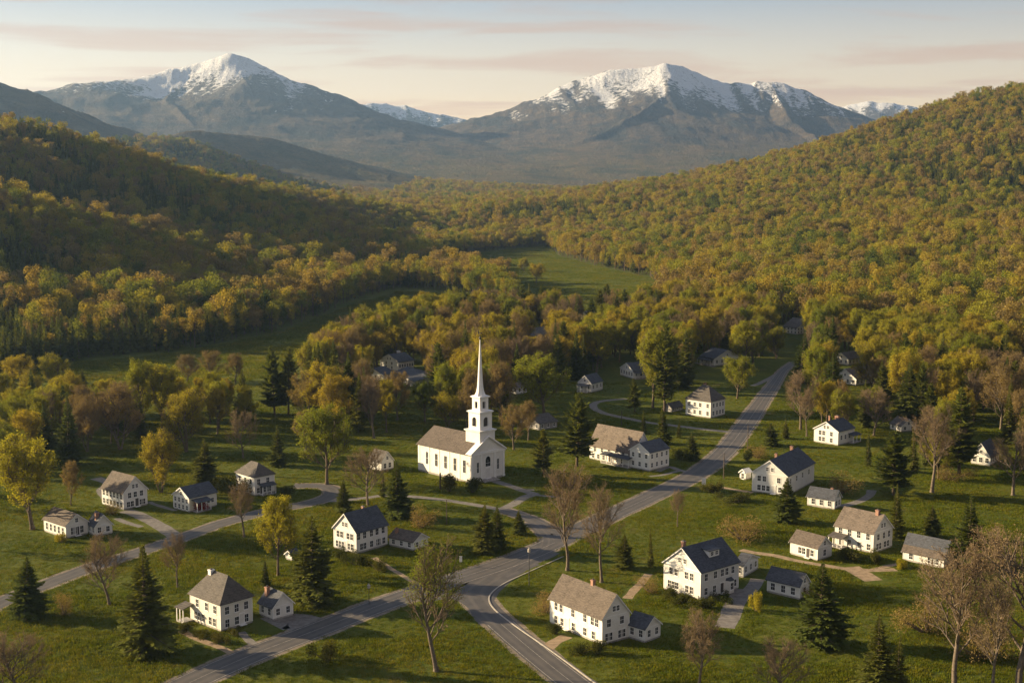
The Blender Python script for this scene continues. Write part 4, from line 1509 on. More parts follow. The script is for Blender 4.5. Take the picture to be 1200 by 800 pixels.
def unit(v):
    return v / (np.linalg.norm(v) + 1e-9)


def grow_deciduous(seed, H=20.0, rx=5.2, base=0.22, cz=0.60, rz=0.41, n_limb=11, lv=(8, 6, 5), multi=False):
    """Trunk, limbs, boughs and twigs inside an egg-shaped crown. Returns segments by level and twig tips."""
    g = np.random.default_rng(seed)
    segs = {0: [], 1: [], 2: [], 3: []}
    tips = []

    def inside(p, k=1.0):
        r = math.hypot(p[0], p[1]) / rx
        z = (p[2] - cz * H) / (rz * H)
        return r * r + z * z < k

    def curve(p, d, length, r0, r1, n, lvl, bend, wob):
        pts = [p]
        for i in range(n):
            d = unit(d + bend / n + g.normal(size=3) * wob)
            q = pts[-1] + d * length / n
            ra = r0 + (r1 - r0) * i / n
            rb = r0 + (r1 - r0) * (i + 1) / n
            segs[lvl].append((*pts[-1], *q, ra, rb))
            pts.append(q)
        return pts, d

    def twigs(pts, d, length, lvl):
        cnt = lv[min(lvl - 1, 2)]
        if g.random() < 0.3:
            cnt += 1
        a0 = g.random() * 6.28
        for k in range(cnt):
            t = 0.22 + 0.78 * (k + g.random() * 0.7) / cnt
            i = min(len(pts) - 2, int(t * (len(pts) - 1)))
            f = t * (len(pts) - 1) - i
            p = pts[i] * (1 - min(f, 1)) + pts[i + 1] * min(f, 1)
            ax = unit(pts[i + 1] - pts[i])
            o = unit(np.cross(ax, np.array([math.cos(a0 + k * 2.4), math.sin(a0 + k * 2.4), 0.3])))
            out = np.array([p[0], p[1], 0.0])
            dd = unit(ax * 0.75 + o * 0.75 + unit(out + 1e-6) * 0.25 + np.array([0, 0, 0.28]))
            ln = length * (0.55 + 0.6 * g.random()) * (1.15 - 0.5 * t)
            if lvl < 3:
                q, d2 = curve(p, dd, ln, 0.055 * ln * (0.45 if lvl == 2 else 0.62), 0.012 + 0.006 * (3 - lvl), 3, lvl + 0, np.array([0, 0, 0.35]), 0.10)
                if not inside(q[-1], 1.35) and lvl == 2:
                    pass
                twigs(q, d2, ln * 0.52, lvl + 1)
            else:
                q = p + dd * ln + g.normal(size=3) * 0.06
                segs[3].append((*p, *q, 0.021, 0.007))
                tips.append(q)
                tips.append(p * 0.45 + q * 0.55)

    # trunk
    stems = [np.zeros(3)] if not multi else [np.array([math.cos(a), math.sin(a), 0]) * 0.35 for a in g.random(3) * 6.28]
    for st in stems:
        lean = g.normal(size=3) * 0.05
        lean[2] = 1
        if multi:
            lean += np.array([st[0], st[1], 0]) * 0.5
        r0 = 0.021 * H * (0.62 if multi else 1)
        tp, d = curve(st + np.array([0, 0, -0.3]), unit(lean), H * 0.62, r0, r0 * 0.34, 9, 0, np.zeros(3), 0.045)
        segs[0].append((*(st + np.array([0, 0, -0.3])), *(st + np.array([0, 0, 0.8])), r0 * 1.45, r0 * 0.98))
        nl = n_limb if not multi else max(4, n_limb // 2)
        for k in range(nl + 2):
            t = base / 0.62 + (1 - base / 0.62) * (k / nl) ** 0.9 if k < nl else 1.0
            i = min(8, int(t * 9))
            p = tp[i] + (tp[i + 1] - tp[i]) * min(1, t * 9 - i)
            a = k * 2.39996 + g.random() * 0.8
            # aim at the crown's edge
            ph = 0.05 + 0.95 * (k / nl) if k < nl else 0.9 + 0.2 * g.random()
            zt_ = cz * H + rz * H * math.sin(min(1.3, -0.25 + 1.5 * ph))
            rr = rx * math.cos(min(1.3, abs(-0.25 + 1.5 * ph))) * (0.85 + 0.3 * g.random())
            tgt = np.array([st[0] + rr * math.cos(a), st[1] + rr * math.sin(a), zt_])
            vec = tgt - p
            ln = np.linalg.norm(vec) * 0.92
            dd = unit(unit(vec) + np.array([math.cos(a), math.sin(a), 0]) * 0.18)
            rr0 = 0.021 * ln * (0.75 if k < nl else 0.9) + 0.02
            q, d2 = curve(p, dd, ln, rr0, 0.03, 7, 1, np.array([-math.cos(a) * 0.22, -math.sin(a) * 0.22, 0.32]), 0.07)
            twigs(q, d2, ln * 0.42, 1)
    return segs, np.array(tips)


def wood_mesh(name, segs, mats):
    vs, fs, mi, off = [], [], [], 0
    for lvl, n in ((0, 9), (1, 5), (2, 4), (3, 3)):
        if not segs[lvl]:
            continue
        v, f = tubes(segs[lvl], n)
        vs.append(v)
        fs.append(f + off)
        off += len(v)
        mi += [0 if lvl < 2 else 1] * len(f)
    me = np_mesh(name, np.concatenate(vs), fs, mi, True)
    for m in mats:
        me.materials.append(m)
    return me


def twig_cloud(tips, n, spread, size, g, spare=0.0):
    k = g.integers(0, len(tips), n)
    p = tips[k] + g.normal(size=(n, 3)) * spread
    s = size * (0.6 + 0.8 * g.random(n))
    return p, s


def crown_mesh(name, tips, n, spread, size, mat, seed, top_only=None):
    g = np.random.default_rng(seed)
    src = tips if top_only is None else tips[tips[:, 2] > top_only]
    p, s = twig_cloud(src, n, spread, size, g)
    c = np.array([0, 0, tips[:, 2].mean() - 1.5])
    o = p - c
    o /= np.linalg.norm(o, axis=1)[:, None] + 1e-9
    v, f = leaf_quads(p, s, g, nrm=o + g.normal(size=o.shape) * 0.55)
    me = np_mesh(name, v, [f])
    me.materials.append(mat)
    return me


def spruce_meshes(seed, H=18.0, R0=3.6, base=0.05, droop=0.35, dens=1.0, taper=0.95, ragged=0.25):
    g = np.random.default_rng(seed)
    segs = {0: [], 1: [], 2: [], 3: []}
    wob = g.normal(size=2) * 0.12
    n = 10
    for i in range(n):
        z0, z1 = -0.3 + (H + 0.2) * i / n, -0.3 + (H + 0.2) * (i + 1) / n
        r0, r1 = 0.017 * H * (1 - i / n) + 0.025, 0.017 * H * (1 - (i + 1) / n) + 0.025
        segs[0].append((wob[0] * math.sin(i * .6), wob[1] * math.sin(i * .5), z0, wob[0] * math.sin((i + 1) * .6), wob[1] * math.sin((i + 1) * .5), z1, r0, r1))
    pos, nrm, size = [], [], []
    V, off = [], 0
    z = base * H
    quads = []
    lob = g.random(3) * 6.28
    while z < H * 0.985:
        t = (z - base * H) / (H * (1 - base))
        prof = (1 - t) ** taper
        if t < 0.12:
            prof *= 0.72 + 2.3 * t
        ring = int((5 + 4 * prof) * dens) + 1
        a0 = g.random() * 6.28
        for k in range(ring):
            a = a0 + k * 6.283 / ring + g.normal() * 0.22
            ln = max(0.35, R0 * prof * (1 + ragged * g.normal() + 0.12 * math.sin(a * 2 + lob[0] + z * 0.7)))
            el = 0.15 + 0.75 * t - droop * (1 - t) + g.normal() * 0.08
            d = np.array([math.cos(a) * math.cos(el), math.sin(a) * math.cos(el), math.sin(el)])
            p0 = np.array([0, 0, z])
            tip = p0 + d * ln
            segs[1].append((*p0, *(p0 + d * ln * 0.9), 0.014 * ln + 0.012, 0.008))
            m = max(3, int(ln * 5.5))
            side = np.array([-math.sin(a), math.cos(a), 0])
            for j in range(m):
                f = 0.18 + 0.82 * (j + g.random()) / m
                q = p0 + d * ln * f + np.array([0, 0, -0.10 * ln * f * f + 0.16 * ln * max(0, f - 0.7)])
                wdt = 0.38 * ln * (1.05 - f) + 0.20
                for s in (-1, 1):
                    e = unit(side * s * 0.8 + d * 0.65 + np.array([0, 0, -0.22 + 0.2 * g.normal()]))
                    L = wdt * (0.7 + 0.6 * g.random())
                    nn_ = unit(np.cross(e, d) * s + g.normal(size=3) * 0.25)
                    w_ = np.cross(nn_, e) * L * 0.32
                    quads.append((q, q + e * L * 0.5 + w_, q + e * L, q + e * L * 0.5 - w_))
        z += (0.30 + 0.30 * prof) * (0.8 + 0.4 * g.random()) * H / 18.0
    for k in range(10):
        a = g.random() * 6.28
        q = np.array([0, 0, H * (0.965 + 0.03 * g.random())])
        e = unit(np.array([math.cos(a) * 0.5, math.sin(a) * 0.5, 0.9]))
        w_ = np.cross(e, np.array([0, 0, 1.0])) * 0.12
        quads.append((q, q + e * 0.25 + w_, q + e * 0.5, q + e * 0.25 - w_))
    v = np.array(quads).reshape(-1, 3)
    me = np_mesh('needles', v, [np.arange(len(v)).reshape(-1, 4)])
    me.materials.append(M['needle'])
    return wood_mesh('trunk', segs, [M['bark'], M['bark']]), me


def pine_meshes(seed, H=22.0):
    """White pine: open storeys of plumed branches with an uneven, rounded top."""
    return spruce_meshes(seed, H, 4.6, 0.16, 0.02, 0.85, 0.62, 0.42)


VAR = {'bare': [], 'bud': [], 'russet': [], 'spruce': [], 'pine': [], 'half': []}


def add_variant(kind, seed, H, rx, leaf, n, spread, size, bark=('bark', 'twig'), top=None, **kw):
    segs, tips = grow_deciduous(seed, H, rx, **kw)
    VAR[kind].append((wood_mesh('trunk', segs, [M[bark[0]], M[bark[1]]]), crown_mesh('crown', tips, n, spread, size, M[leaf], seed + 500, top), H, float(np.abs(tips[:, :2]).max())))


for i in range(4):
    add_variant('bare', 100 + i, 22, [6.4, 5.8, 7.2, 5.0][i], 'fuzz', 9000, 0.30, 0.17, ('bark_grey', 'twig'), base=[0.24, 0.30, 0.20, 0.3][i], cz=[0.62, 0.64, 0.60, 0.66][i], rz=0.38, n_limb=12, lv=(8, 6, 6))
for i in range(5):
    add_variant('bud', 200 + i, 20, [6.2, 7.0, 5.6, 6.4, 5.0][i], 'bud', 14500, 0.40, 0.38, ('bark', 'twig'), base=[0.2, 0.16, 0.26, 0.14, 0.22][i], cz=[0.58, 0.56, 0.62, 0.55, 0.6][i], rz=0.41, n_limb=12, lv=(8, 6, 4), multi=(i == 3))
for i in range(4):
    add_variant('russet', 300 + i, 19, [5.6, 6.2, 5.0, 5.8][i], 'russet', 11000, 0.34, 0.28, ('bark_grey', 'twig'), base=0.16, cz=0.57, rz=0.42, n_limb=12, lv=(8, 6, 5), multi=(i == 1))
add_variant('half', 400, 23, 5.0, 'bud', 5000, 0.40, 0.28, ('bark_grey', 'twig'), top=12.0, base=0.24, cz=0.6, rz=0.4, n_limb=13, lv=(8, 6, 6))
for i in range(5):
    VAR['spruce'].append((*spruce_meshes(600 + i, 18, [4.2, 3.6, 4.7, 4.0, 3.1][i], [0.05, 0.04, 0.07, 0.05, 0.04][i], [0.35, 0.25, 0.42, 0.3, 0.2][i], 1.0, [0.92, 1.0, 0.85, 0.8, 1.0][i]), 18, 3.6))
for i in range(3):
    VAR['pine'].append((*pine_meshes(700 + i), 22, 4.6))

NAMES = {'bare': ('bare_tree', 'tree'), 'bud': ('budding_tree', 'tree'), 'russet': ('russet_tree', 'tree'), 'spruce': ('spruce_tree', 'tree'), 'pine': ('pine_tree', 'tree'), 'half': ('budding_tree', 'tree')}
TREES = []       # x, y, crown radius
_vi = {k: 0 for k in VAR}


def plant(kind, xy, h_m, label, group=None, width=1.0, vi=None):
    if vi is None:
        _vi[kind] += 1
        vi = _vi[kind]
    tr, cr, H, rr = VAR[kind][vi % len(VAR[kind])]
    s = h_m / H
    nm, cat = NAMES[kind]
    if kind == 'bud' and vi % 5 in (0, 1, 3):
        nm = 'maple_tree'  # broad-crowned budding variants, picked by mesh, not by species
    z = float(terrain(np.array([xy[0]]), np.array([xy[1]]))[0])
    root = empty(nm, (xy[0], xy[1], z), random.random() * 6.28, label, cat, group)
    root.rotation_euler[0], root.rotation_euler[1] = random.gauss(0, 0.025), random.gauss(0, 0.025)
    root.scale = (s * width, s * width, s)
    mesh_obj('trunk', tr, None, root)
    mesh_obj('crown' if kind not in ('spruce', 'pine') else 'crown', cr, None, root)
    TREES.append((xy[0], xy[1], rr * s * width))
    return root


def tree_px(kind, px, py, hpx, label, width=1.0, group=None, vi=None):
    g = G((px, py))
    plant(kind, g, zat(g, py - hpx), label, group, width, vi)


HAND = [
    # foreground
    ('spruce', 172, 766, 128, 'tall dark spruce standing alone on lawn beside the hip-roofed house', 1.25, 0),
    ('spruce', 32, 724, 72, 'spruce at the edge of the left lane, near the lawn bush', 1.3, 2),
    ('bare', 128, 708, 84, 'bare tree on the near side of the left lane, left of the tall lone spruce', 1.05, 2),
    ('bare', 208, 688, 62, 'bare forked tree behind the tall lone spruce', 0.95, 1),
    ('bare', 286, 629, 64, 'bare tree by the lane below the square hip-roofed house', 1.0, 3),
    ('bare', 20, 822, 82, 'bushy bare tree cut by the lower frame edge, nearest the lone spruce', 1.35, 2),
    ('spruce', 366, 708, 104, 'full spruce beside the yellow maple, near the parking pad', 1.2, 2),
    ('bud', 326, 674, 92, 'yellow budding maple leaning over the tiny garden shed', 0.85, 0),
    ('spruce', 311, 687, 34, 'small spruce at the foot of the yellow maple by garden shed', 1.0, 1),
    ('half', 511, 786, 150, 'tall half-leafed tree with greenish crown in the grass by the road fork', 0.92, 0),
    ('bare', 665, 668, 122, 'tallest bare tree, at the roadside opposite the junction green', 0.85, 0),
    ('bare', 705, 682, 110, 'bare tree with low forking limbs behind the long farmhouse', 0.85, 1),
    ('spruce', 731, 666, 40, 'dark low spruce just behind the forking bare tree', 1.6, 3),
    ('spruce', 763, 664, 50, 'slim dark cypress-like spruce beside the dormer house path', 0.55, 4),
    ('bare', 794, 617, 42, 'small bare tree on the verge of the upper road', 0.9, 3),
    ('spruce', 568, 648, 58, 'spruce of the pair on the common, the fuller one', 1.25, 2),
    ('spruce', 583, 643, 52, 'spruce of the pair on the common, the slimmer one', 1.1, 0),
    ('spruce', 608, 626, 28, 'short spruce on the common close to the curving junction road', 1.4, 2),
    ('spruce', 467, 607, 68, 'dense spruce between the church and the steep navy-roofed house', 1.3, 0),
    ('bare', 431, 592, 68, 'bare brown tree in front of the cottage near the church', 1.15, 2),
    ('bare', 1119, 806, 168, 'tall bare ash, leftmost of the big trio at the corner', 0.95, 0),
    ('bare', 1162, 822, 140, 'thin bare tree in the middle of the big corner trio', 0.75, 1),
    ('bare', 1193, 812, 205, 'tallest bare ash of the corner trio, its crown cut by the frame', 1.05, 2),
    ('bare', 818, 816, 98, 'bare conical tree below the dormer house drive', 1.05, 3),
    ('bare', 915, 822, 76, 'rounded bare tree low in the field below the spruces', 1.3, 2),
    ('spruce', 961, 756, 96, 'broad spruce between the small garage and the field', 1.35, 2),
    ('spruce', 1029, 812, 92, 'spruce at the lower field edge, taller of two', 1.2, 0),
    ('spruce', 1051, 806, 64, 'spruce at the lower field edge, smaller of two', 1.2, 4),
    ('spruce', 921.5, 612, 53, 'spruce at the corner of the two-chimneyed house', 1.35, 2),
    ('pine', 1047, 580, 76, 'full pine on the lawn behind the tan-roofed house', 1.35, 0),
    ('spruce', 1050, 630, 62, 'narrow dark spruce directly behind the tan-roofed house', 0.95, 1),
    ('spruce', 1091, 629, 38, 'short plump spruce alone on the striped lawn', 1.3, 2),
    ('spruce', 1135, 664, 84, 'pointed spruce behind the long low outbuilding', 1.2, 0),
    ('bare', 1187, 580, 76, 'spreading bare tree beyond the blue-roofed cottage lawn', 1.25, 0),
    ('bare', 1092, 577, 98, 'tall tangled bare tree left of the great dark pine', 1.1, 3),
    ('pine', 1124, 556, 102, 'great dark pine towering before the blue-roofed cottage', 1.1, 1),
    ('spruce', 1017, 546, 44, 'narrow spruce beside the warm-gabled house lawn', 0.7, 4),
    ('bare', 1024, 511, 58, 'bare tree behind the narrow spruce, by the warm-gabled house', 1.2, 2),
    ('bare', 938, 503, 68, 'fan-shaped bare tree by the upper road, above the warm-gabled house', 1.15, 0),
    ('spruce', 977, 482, 68, 'tall spruce behind the fan-shaped bare tree', 1.3, 0),
    ('spruce', 938, 448, 62, 'tall dark spruce where the road meets the wood', 1.25, 1),
    ('spruce', 903, 522, 27, 'rounded evergreen on the road bank', 2.0, 3),
    ('spruce', 921, 514, 24, 'small pointed evergreen on the road bank', 1.2, 1),
    ('spruce', 1065, 490, 66, 'dark spruce among bare trees above the white bungalow', 1.25, 2),
    ('bud', 1112, 482, 66, 'yellow-green budding tree beside the dark spruce above the pine', 0.95, 0),
    ('bud', 1141, 486, 68, 'pale-limbed budding tree next to the great dark pine top', 0.95, 2),
    ('russet', 972, 426, 40, 'russet tree at the shaded clearing edge', 1.1, 0),
    ('bud', 864, 467, 50, 'round yellow budding tree behind the tan-and-navy hip-roofed house', 1.15, 1),
    ('bud', 882, 430, 42, 'yellow budding tree over the road end', 1.15, 0),
    ('bud', 910, 420, 36, 'light budding tree near the road-end spruce', 1.1, 3),
    ('pine', 637, 556, 54, 'bright-green young pine beside the church', 1.1, 2),
    ('pine', 676, 546, 86, 'big shaggy pine between the church and the rambling house', 1.15, 0),
    ('russet', 602, 527, 54, 'reddest tree, just behind the church tower', 1.0, 0),
    ('russet', 619, 516, 46, 'russet tree between the reddest tree and the bright-green young pine', 1.0, 2),
    ('bud', 638, 490, 76, 'great round golden maple rising behind the church', 1.28, 1),
    ('pine', 588, 482, 54, 'dark pine rising behind the church steeple', 0.85, 1),
    ('spruce', 754, 508, 27, 'little spruce by the curving drive, nearer the great pine', 1.0, 1),
    ('spruce', 777, 520, 44, 'mid-sized spruce behind the rambling house', 1.1, 0),
    ('spruce', 811, 539, 32, 'spruce between the rambling house and the upper road', 1.4, 2),
    ('spruce', 795, 513, 22, 'small pale spruce across the road from tan-and-navy hip-roofed house', 1.2, 4),
    ('pine', 744, 483, 40, 'rounded pine on the curving drive lawn', 1.0, 2),
    ('pine', 779, 482, 104, 'tallest dark pine beside the tan-and-navy hip-roofed house', 0.85, 1),
    ('bud', 765, 478, 92, 'tall golden tree leaning on the tallest dark pine', 0.8, 0),
    ('pine', 703, 396, 58, 'tallest dark pine in the wood above the curving drive', 0.95, 2),
    ('pine', 693, 392, 44, 'shorter dark pine next to the tallest one above the curving drive', 0.95, 0),
    ('spruce', 464, 412, 40, 'dark spruce in the wood just above the navy-roofed house', 1.1, 1),
    ('spruce', 590, 404, 40, 'dark spruce in the wood right of the weathervane', 1.0, 0),
    ('spruce', 544, 398, 42, 'dark spruce in the wood left of the weathervane', 1.0, 2),
    ('pine', 806, 418, 48, 'dark pine left of the upper cottage with pale slate-blue roof', 0.9, 1),
    ('spruce', 896, 404, 40, 'dark spruce above the road end', 1.1, 0),
    ('spruce', 1064, 420, 44, 'dark spruce at the back edge of the shaded clearing', 1.1, 2),
    # left side
    ('bud', 38, 620, 112, 'largest golden maple, at the left edge above the twin-gabled cottage', 1.12, 1),
    ('russet', 83, 592, 52, 'slender russet tree beside the largest golden maple', 0.8, 2),
    ('spruce', 82, 545, 86, 'tall spruce behind the largest golden maple', 1.1, 1),
    ('spruce', 52, 530, 56, 'short spruce leaning beside the tall left spruce', 1.3, 0),
    ('russet', 141, 527, 76, 'big rosy bare-crowned tree on the left lawn', 1.25, 1),
    ('russet', 107, 516, 42, 'small rosy tree between left spruce and big rosy tree', 1.0, 2),
    ('pine', 111, 490, 42, 'round-topped pine above the small rosy tree', 1.0, 2),
    ('bud', 170, 506, 80, 'twin-crowned golden poplar, its left half', 0.8, 2),
    ('bud', 190, 508, 80, 'twin-crowned golden poplar, its right half', 0.85, 0),
    ('bud', 219, 529, 72, 'golden maple above the brown-roofed lane house roof ridge', 1.05, 3),
    ('bud', 246, 496, 58, 'ochre budding tree behind the golden maple', 1.0, 2),
    ('bare', 285, 537, 58, 'small round bare tree on the striped left lawn', 1.05, 2),
    ('spruce', 326, 546, 48, 'spruce alone on the striped left lawn', 1.15, 0),
    ('pine', 322, 487, 82, 'dark twin pine, left one, before the shaded field', 0.85, 0),
    ('pine', 338, 486, 80, 'dark twin pine, right one, before the shaded field', 0.85, 1),
    ('spruce', 365, 472, 50, 'spruce right of the dark twin pines', 1.2, 0),
    ('bud', 383, 567, 92, 'broad golden maple on the lawn before the church side', 1.05, 1),
    ('russet', 358, 528, 48, 'russet tree tucked behind the broad golden maple', 1.0, 0),
    ('bud', 189, 577, 70, 'golden multi-stemmed tree behind the brown-roofed lane house', 0.95, 3),
    ('spruce', 240, 570, 56, 'broad spruce between brown-roofed lane house and square hip house', 1.3, 2),
    ('bud', 4, 492, 54, 'budding tree cut by the left frame edge, before the dark field', 1.0, 0),
    ('bud', 6, 560, 62, 'budding tree at the left frame edge behind the largest maple', 1.1, 3),
    ('russet', 466, 492, 58, 'tall rosy tree before the dark barn', 0.95, 0),
    ('russet', 436, 498, 56, 'rosy twiggy tree left of the dark barn', 1.1, 1),
    ('bud', 498, 494, 48, 'round golden tree in front of the dark barn', 0.95, 1),
    ('bud', 524, 503, 42, 'spreading ochre tree behind the church roof', 1.25, 3),
    ('russet', 547, 505, 42, 'russet tree hidden behind the church tower base', 1.0, 0),
    ('bud', 532, 447, 40, 'round budding tree before the dark wood, above the church roof', 1.1, 1),
    ('bud', 553, 447, 28, 'small budding tree close to the steeple', 1.0, 3),
    ('spruce', 448, 582, 30, 'small dark spruce beside the cottage by the church', 1.1, 4),
    ('spruce', 402, 600, 40, 'dark spruce between left lane bend and church common', 1.2, 0),
    ('bud', 62, 460, 44, 'dim green tree in the shaded field, left clump', 1.2, 3),
    ('bud', 24, 462, 46, 'dim green tree at the left end of the shaded clump', 1.2, 1),
    ('spruce', 97, 456, 24, 'small dark spruce ending the shaded clump', 1.2, 0),
    ('russet', 218, 448, 32, 'rosy tree in the shaded field, leftmost of the hedge row', 1.3, 1),
    ('russet', 248, 446, 36, 'rosy tree in the middle of the shaded hedge row', 1.3, 0),
    ('russet', 276, 448, 34, 'rosy tree at the right end of the shaded hedge row', 1.3, 2),
    ('bud', 628, 332, 24, 'round tree alone on the far sunlit meadow', 1.3, 1),
    ('bud', 614, 318, 16, 'small tree on the far sunlit meadow', 1.3, 3),
    ('bud', 546, 340, 26, 'budding tree at the near edge of the far meadow', 1.3, 0),
    ('bud', 572, 340, 26, 'rounded budding tree beside the far meadow bank', 1.4, 1),
]
for k, px, py, hp, lab, wd, vi in HAND:
    tree_px(k, px, py, hp, lab, wd, None, vi)

# trees of the village woods, each its own object
print('hand trees', len(HAND))
CLEAR = [[(512, 306), (560, 296), (640, 288), (655, 300), (700, 312), (765, 326), (790, 348), (755, 366), (640, 368), (604, 354), (592, 338), (562, 325), (530, 322)],
         [(430, 352), (470, 341), (515, 344), (560, 352), (590, 362), (520, 376), (470, 392), (400, 420), (400, 380)],
         [(-400, 500), (-300, 465), (0, 444), (90, 424), (210, 413), (330, 389), (430, 350), (440, 372), (400, 398), (365, 425), (300, 445), (280, 468), (120, 478), (0, 478)],
         [(836, 350), (885, 352), (930, 370), (905, 372), (850, 362)],
         [(985, 396), (1035, 386), (1058, 398), (1030, 414), (1000, 416)],
         [(515, 452), (545, 452), (560, 462), (530, 472), (515, 466)]]
WOODS = [
    ('the wood behind the church', [(352, 452), (405, 412), (470, 390), (560, 377), (660, 374), (700, 374), (700, 440), (660, 450), (610, 452), (600, 500), (545, 505), (480, 500), (440, 515), (400, 515), (360, 500)]),
    ('the wood above the curving drive', [(700, 374), (760, 372), (800, 368), (850, 372), (905, 384), (905, 410), (870, 440), (856, 428), (815, 436), (790, 470), (760, 440), (745, 420), (700, 436)]),
    ('the wood along the road end', [(950, 386), (1060, 402), (1110, 408), (1110, 500), (1080, 500), (1030, 474), (1022, 455), (985, 456), (955, 470), (948, 440)]),
    ('the dense wood behind the great pine', [(1110, 408), (1260, 445), (1260, 560), (1205, 548), (1170, 510), (1110, 492)]),
    ('the open lawn above the two-chimneyed house', [(932, 506), (1000, 474), (1130, 500), (1130, 575), (1060, 562), (1035, 530), (950, 530)]),
    ('the thin trees along the left lawn', [(-60, 480), (60, 482), (270, 482), (300, 500), (240, 512), (100, 530), (0, 545), (-60, 560)]),
]
KIND_TEXT = {'bud': 'golden budding tree', 'russet': 'russet twiggy tree', 'spruce': 'dark spruce', 'pine': 'dark shaggy pine', 'bare': 'bare grey tree'}
n_auto = 0
for wi, (wname, poly_px) in enumerate(WOODS):
    poly = [tuple(G(p)) for p in poly_px]
    xs, ys = [p[0] for p in poly], [p[1] for p in poly]
    tries = n_here = 0
    while tries < 3500 and n_here < (400, 180, 95, 95, 16, 85)[wi]:
        tries += 1
        x, y = random.uniform(min(xs), max(xs)), random.uniform(min(ys), max(ys))
        if not in_poly(np.array([x]), np.array([y]), poly)[0]:
            continue
        px, py = proj(x, y, 0)
        if any(in_poly(np.array([px]), np.array([py]), c)[0] for c in CLEAR):
            continue
        near = 7.3 if wi < 4 else 9.0
        if any((x - t[0]) ** 2 + (y - t[1]) ** 2 < near * near for t in TREES):
            continue
        if any((x - c[0]) ** 2 + (y - c[1]) ** 2 < (c[2] + 3.5) ** 2 for c in KEEP_CLEAR):
            continue
        if any(np.min((l[:, 0] - x) ** 2 + (l[:, 1] - y) ** 2) < (hw + 4) ** 2 for l, hw in ROAD_LINES):
            continue
        c = float(vnoise(np.array([x / 45]), np.array([y / 45]), 4)[0]) + random.uniform(-0.9, 0.9)
        kind = 'bud' if c > -0.12 else 'russet' if c > -0.42 else random.choice(['spruce', 'spruce', 'pine', 'bare'])
        hm = random.uniform(16, 23) * (1.1 if kind in ('spruce', 'pine') else 1.0)
        if wi >= 4:
            hm *= 0.75
        # leave the houses that the photograph shows in sight
        wpx = 4.5 * F_PX / y
        tpy = proj(x, y, hm)[1]
        hide = False
        for x0, y0, x1, y1, dep in SCREEN_BOXES:
            if y < dep and px + wpx > x0 and px - wpx < x1 and tpy < y1 - 3 and py > y0:
                hide = True
        if hide:
            continue
        n_auto += 1
        n_here += 1
        plant(kind, (x, y), hm, KIND_TEXT[kind] + ' among many in ' + wname, KIND_TEXT[kind] + 's in ' + wname, random.uniform(0.78, 1.08))
open('/tmp/cnt.txt', 'w').write(str((n_auto, {k: sum(1 for o in S.objects if o.type == 'EMPTY' and o.name.startswith(v[0])) for k, v in NAMES.items()})))
print('auto trees', n_auto, {k: sum(1 for o in S.objects if o.type == 'EMPTY' and o.name.startswith(v[0])) for k, v in NAMES.items()})


# ------------------------------------------------------------------ shrubs
def shrub_variant(seed, mat, lumps=7, n=2200, size=0.12):
    g = np.random.default_rng(seed)
    c = g.normal(size=(lumps, 3)) * np.array([0.55, 0.55, 0.2]) + np.array([0, 0, 0.55])
    k = g.integers(0, lumps, n)
    d = g.normal(size=(n, 3))
    d /= np.linalg.norm(d, axis=1)[:, None]
    p = c[k] + d * (0.55 * g.random((n, 1)) ** 0.4) * np.array([1, 1, 0.85])
    p[:, 2] = np.abs(p[:, 2]) + 0.02
    v, f = leaf_quads(p, size * (0.6 + 0.8 * g.random(n)), g, 0.3)
    me = np_mesh('leaves', v, [f])
    me.materials.append(mat)
    sg = {0: [], 1: [], 2: [], 3: []}
    for j in range(lumps):
        sg[1].append((0, 0, -0.1, *(c[j] * 0.9), 0.05, 0.02))
    return wood_mesh('stems', sg, [M['bark'], M['bark']]), me


SHR = {'bush': [shrub_variant(s, M['bush']) for s in (1, 2, 3)], 'brown': [shrub_variant(s, M['russet'], 9, 2600, 0.07) for s in (4, 5)], 'red': [shrub_variant(6, M['redbush'])], 'yellow': [shrub_variant(s, M['bud']) for s in (7, 8)]}


def shrub(kind, px, py, wpx, hpx, label, group=None):
    g = G((px, py))
    d = g[1] / F_PX
    root = empty('shrub', (g[0], g[1], 0), random.random() * 6.28, label, 'shrub', group)
    root.scale = (wpx * d / 2.2, wpx * d / 2.2, hpx * d / 1.25)
    st_, lv_ = random.choice(SHR[kind])
    mesh_obj('stems', st_, None, root)
    mesh_obj('foliage', lv_, None, root)


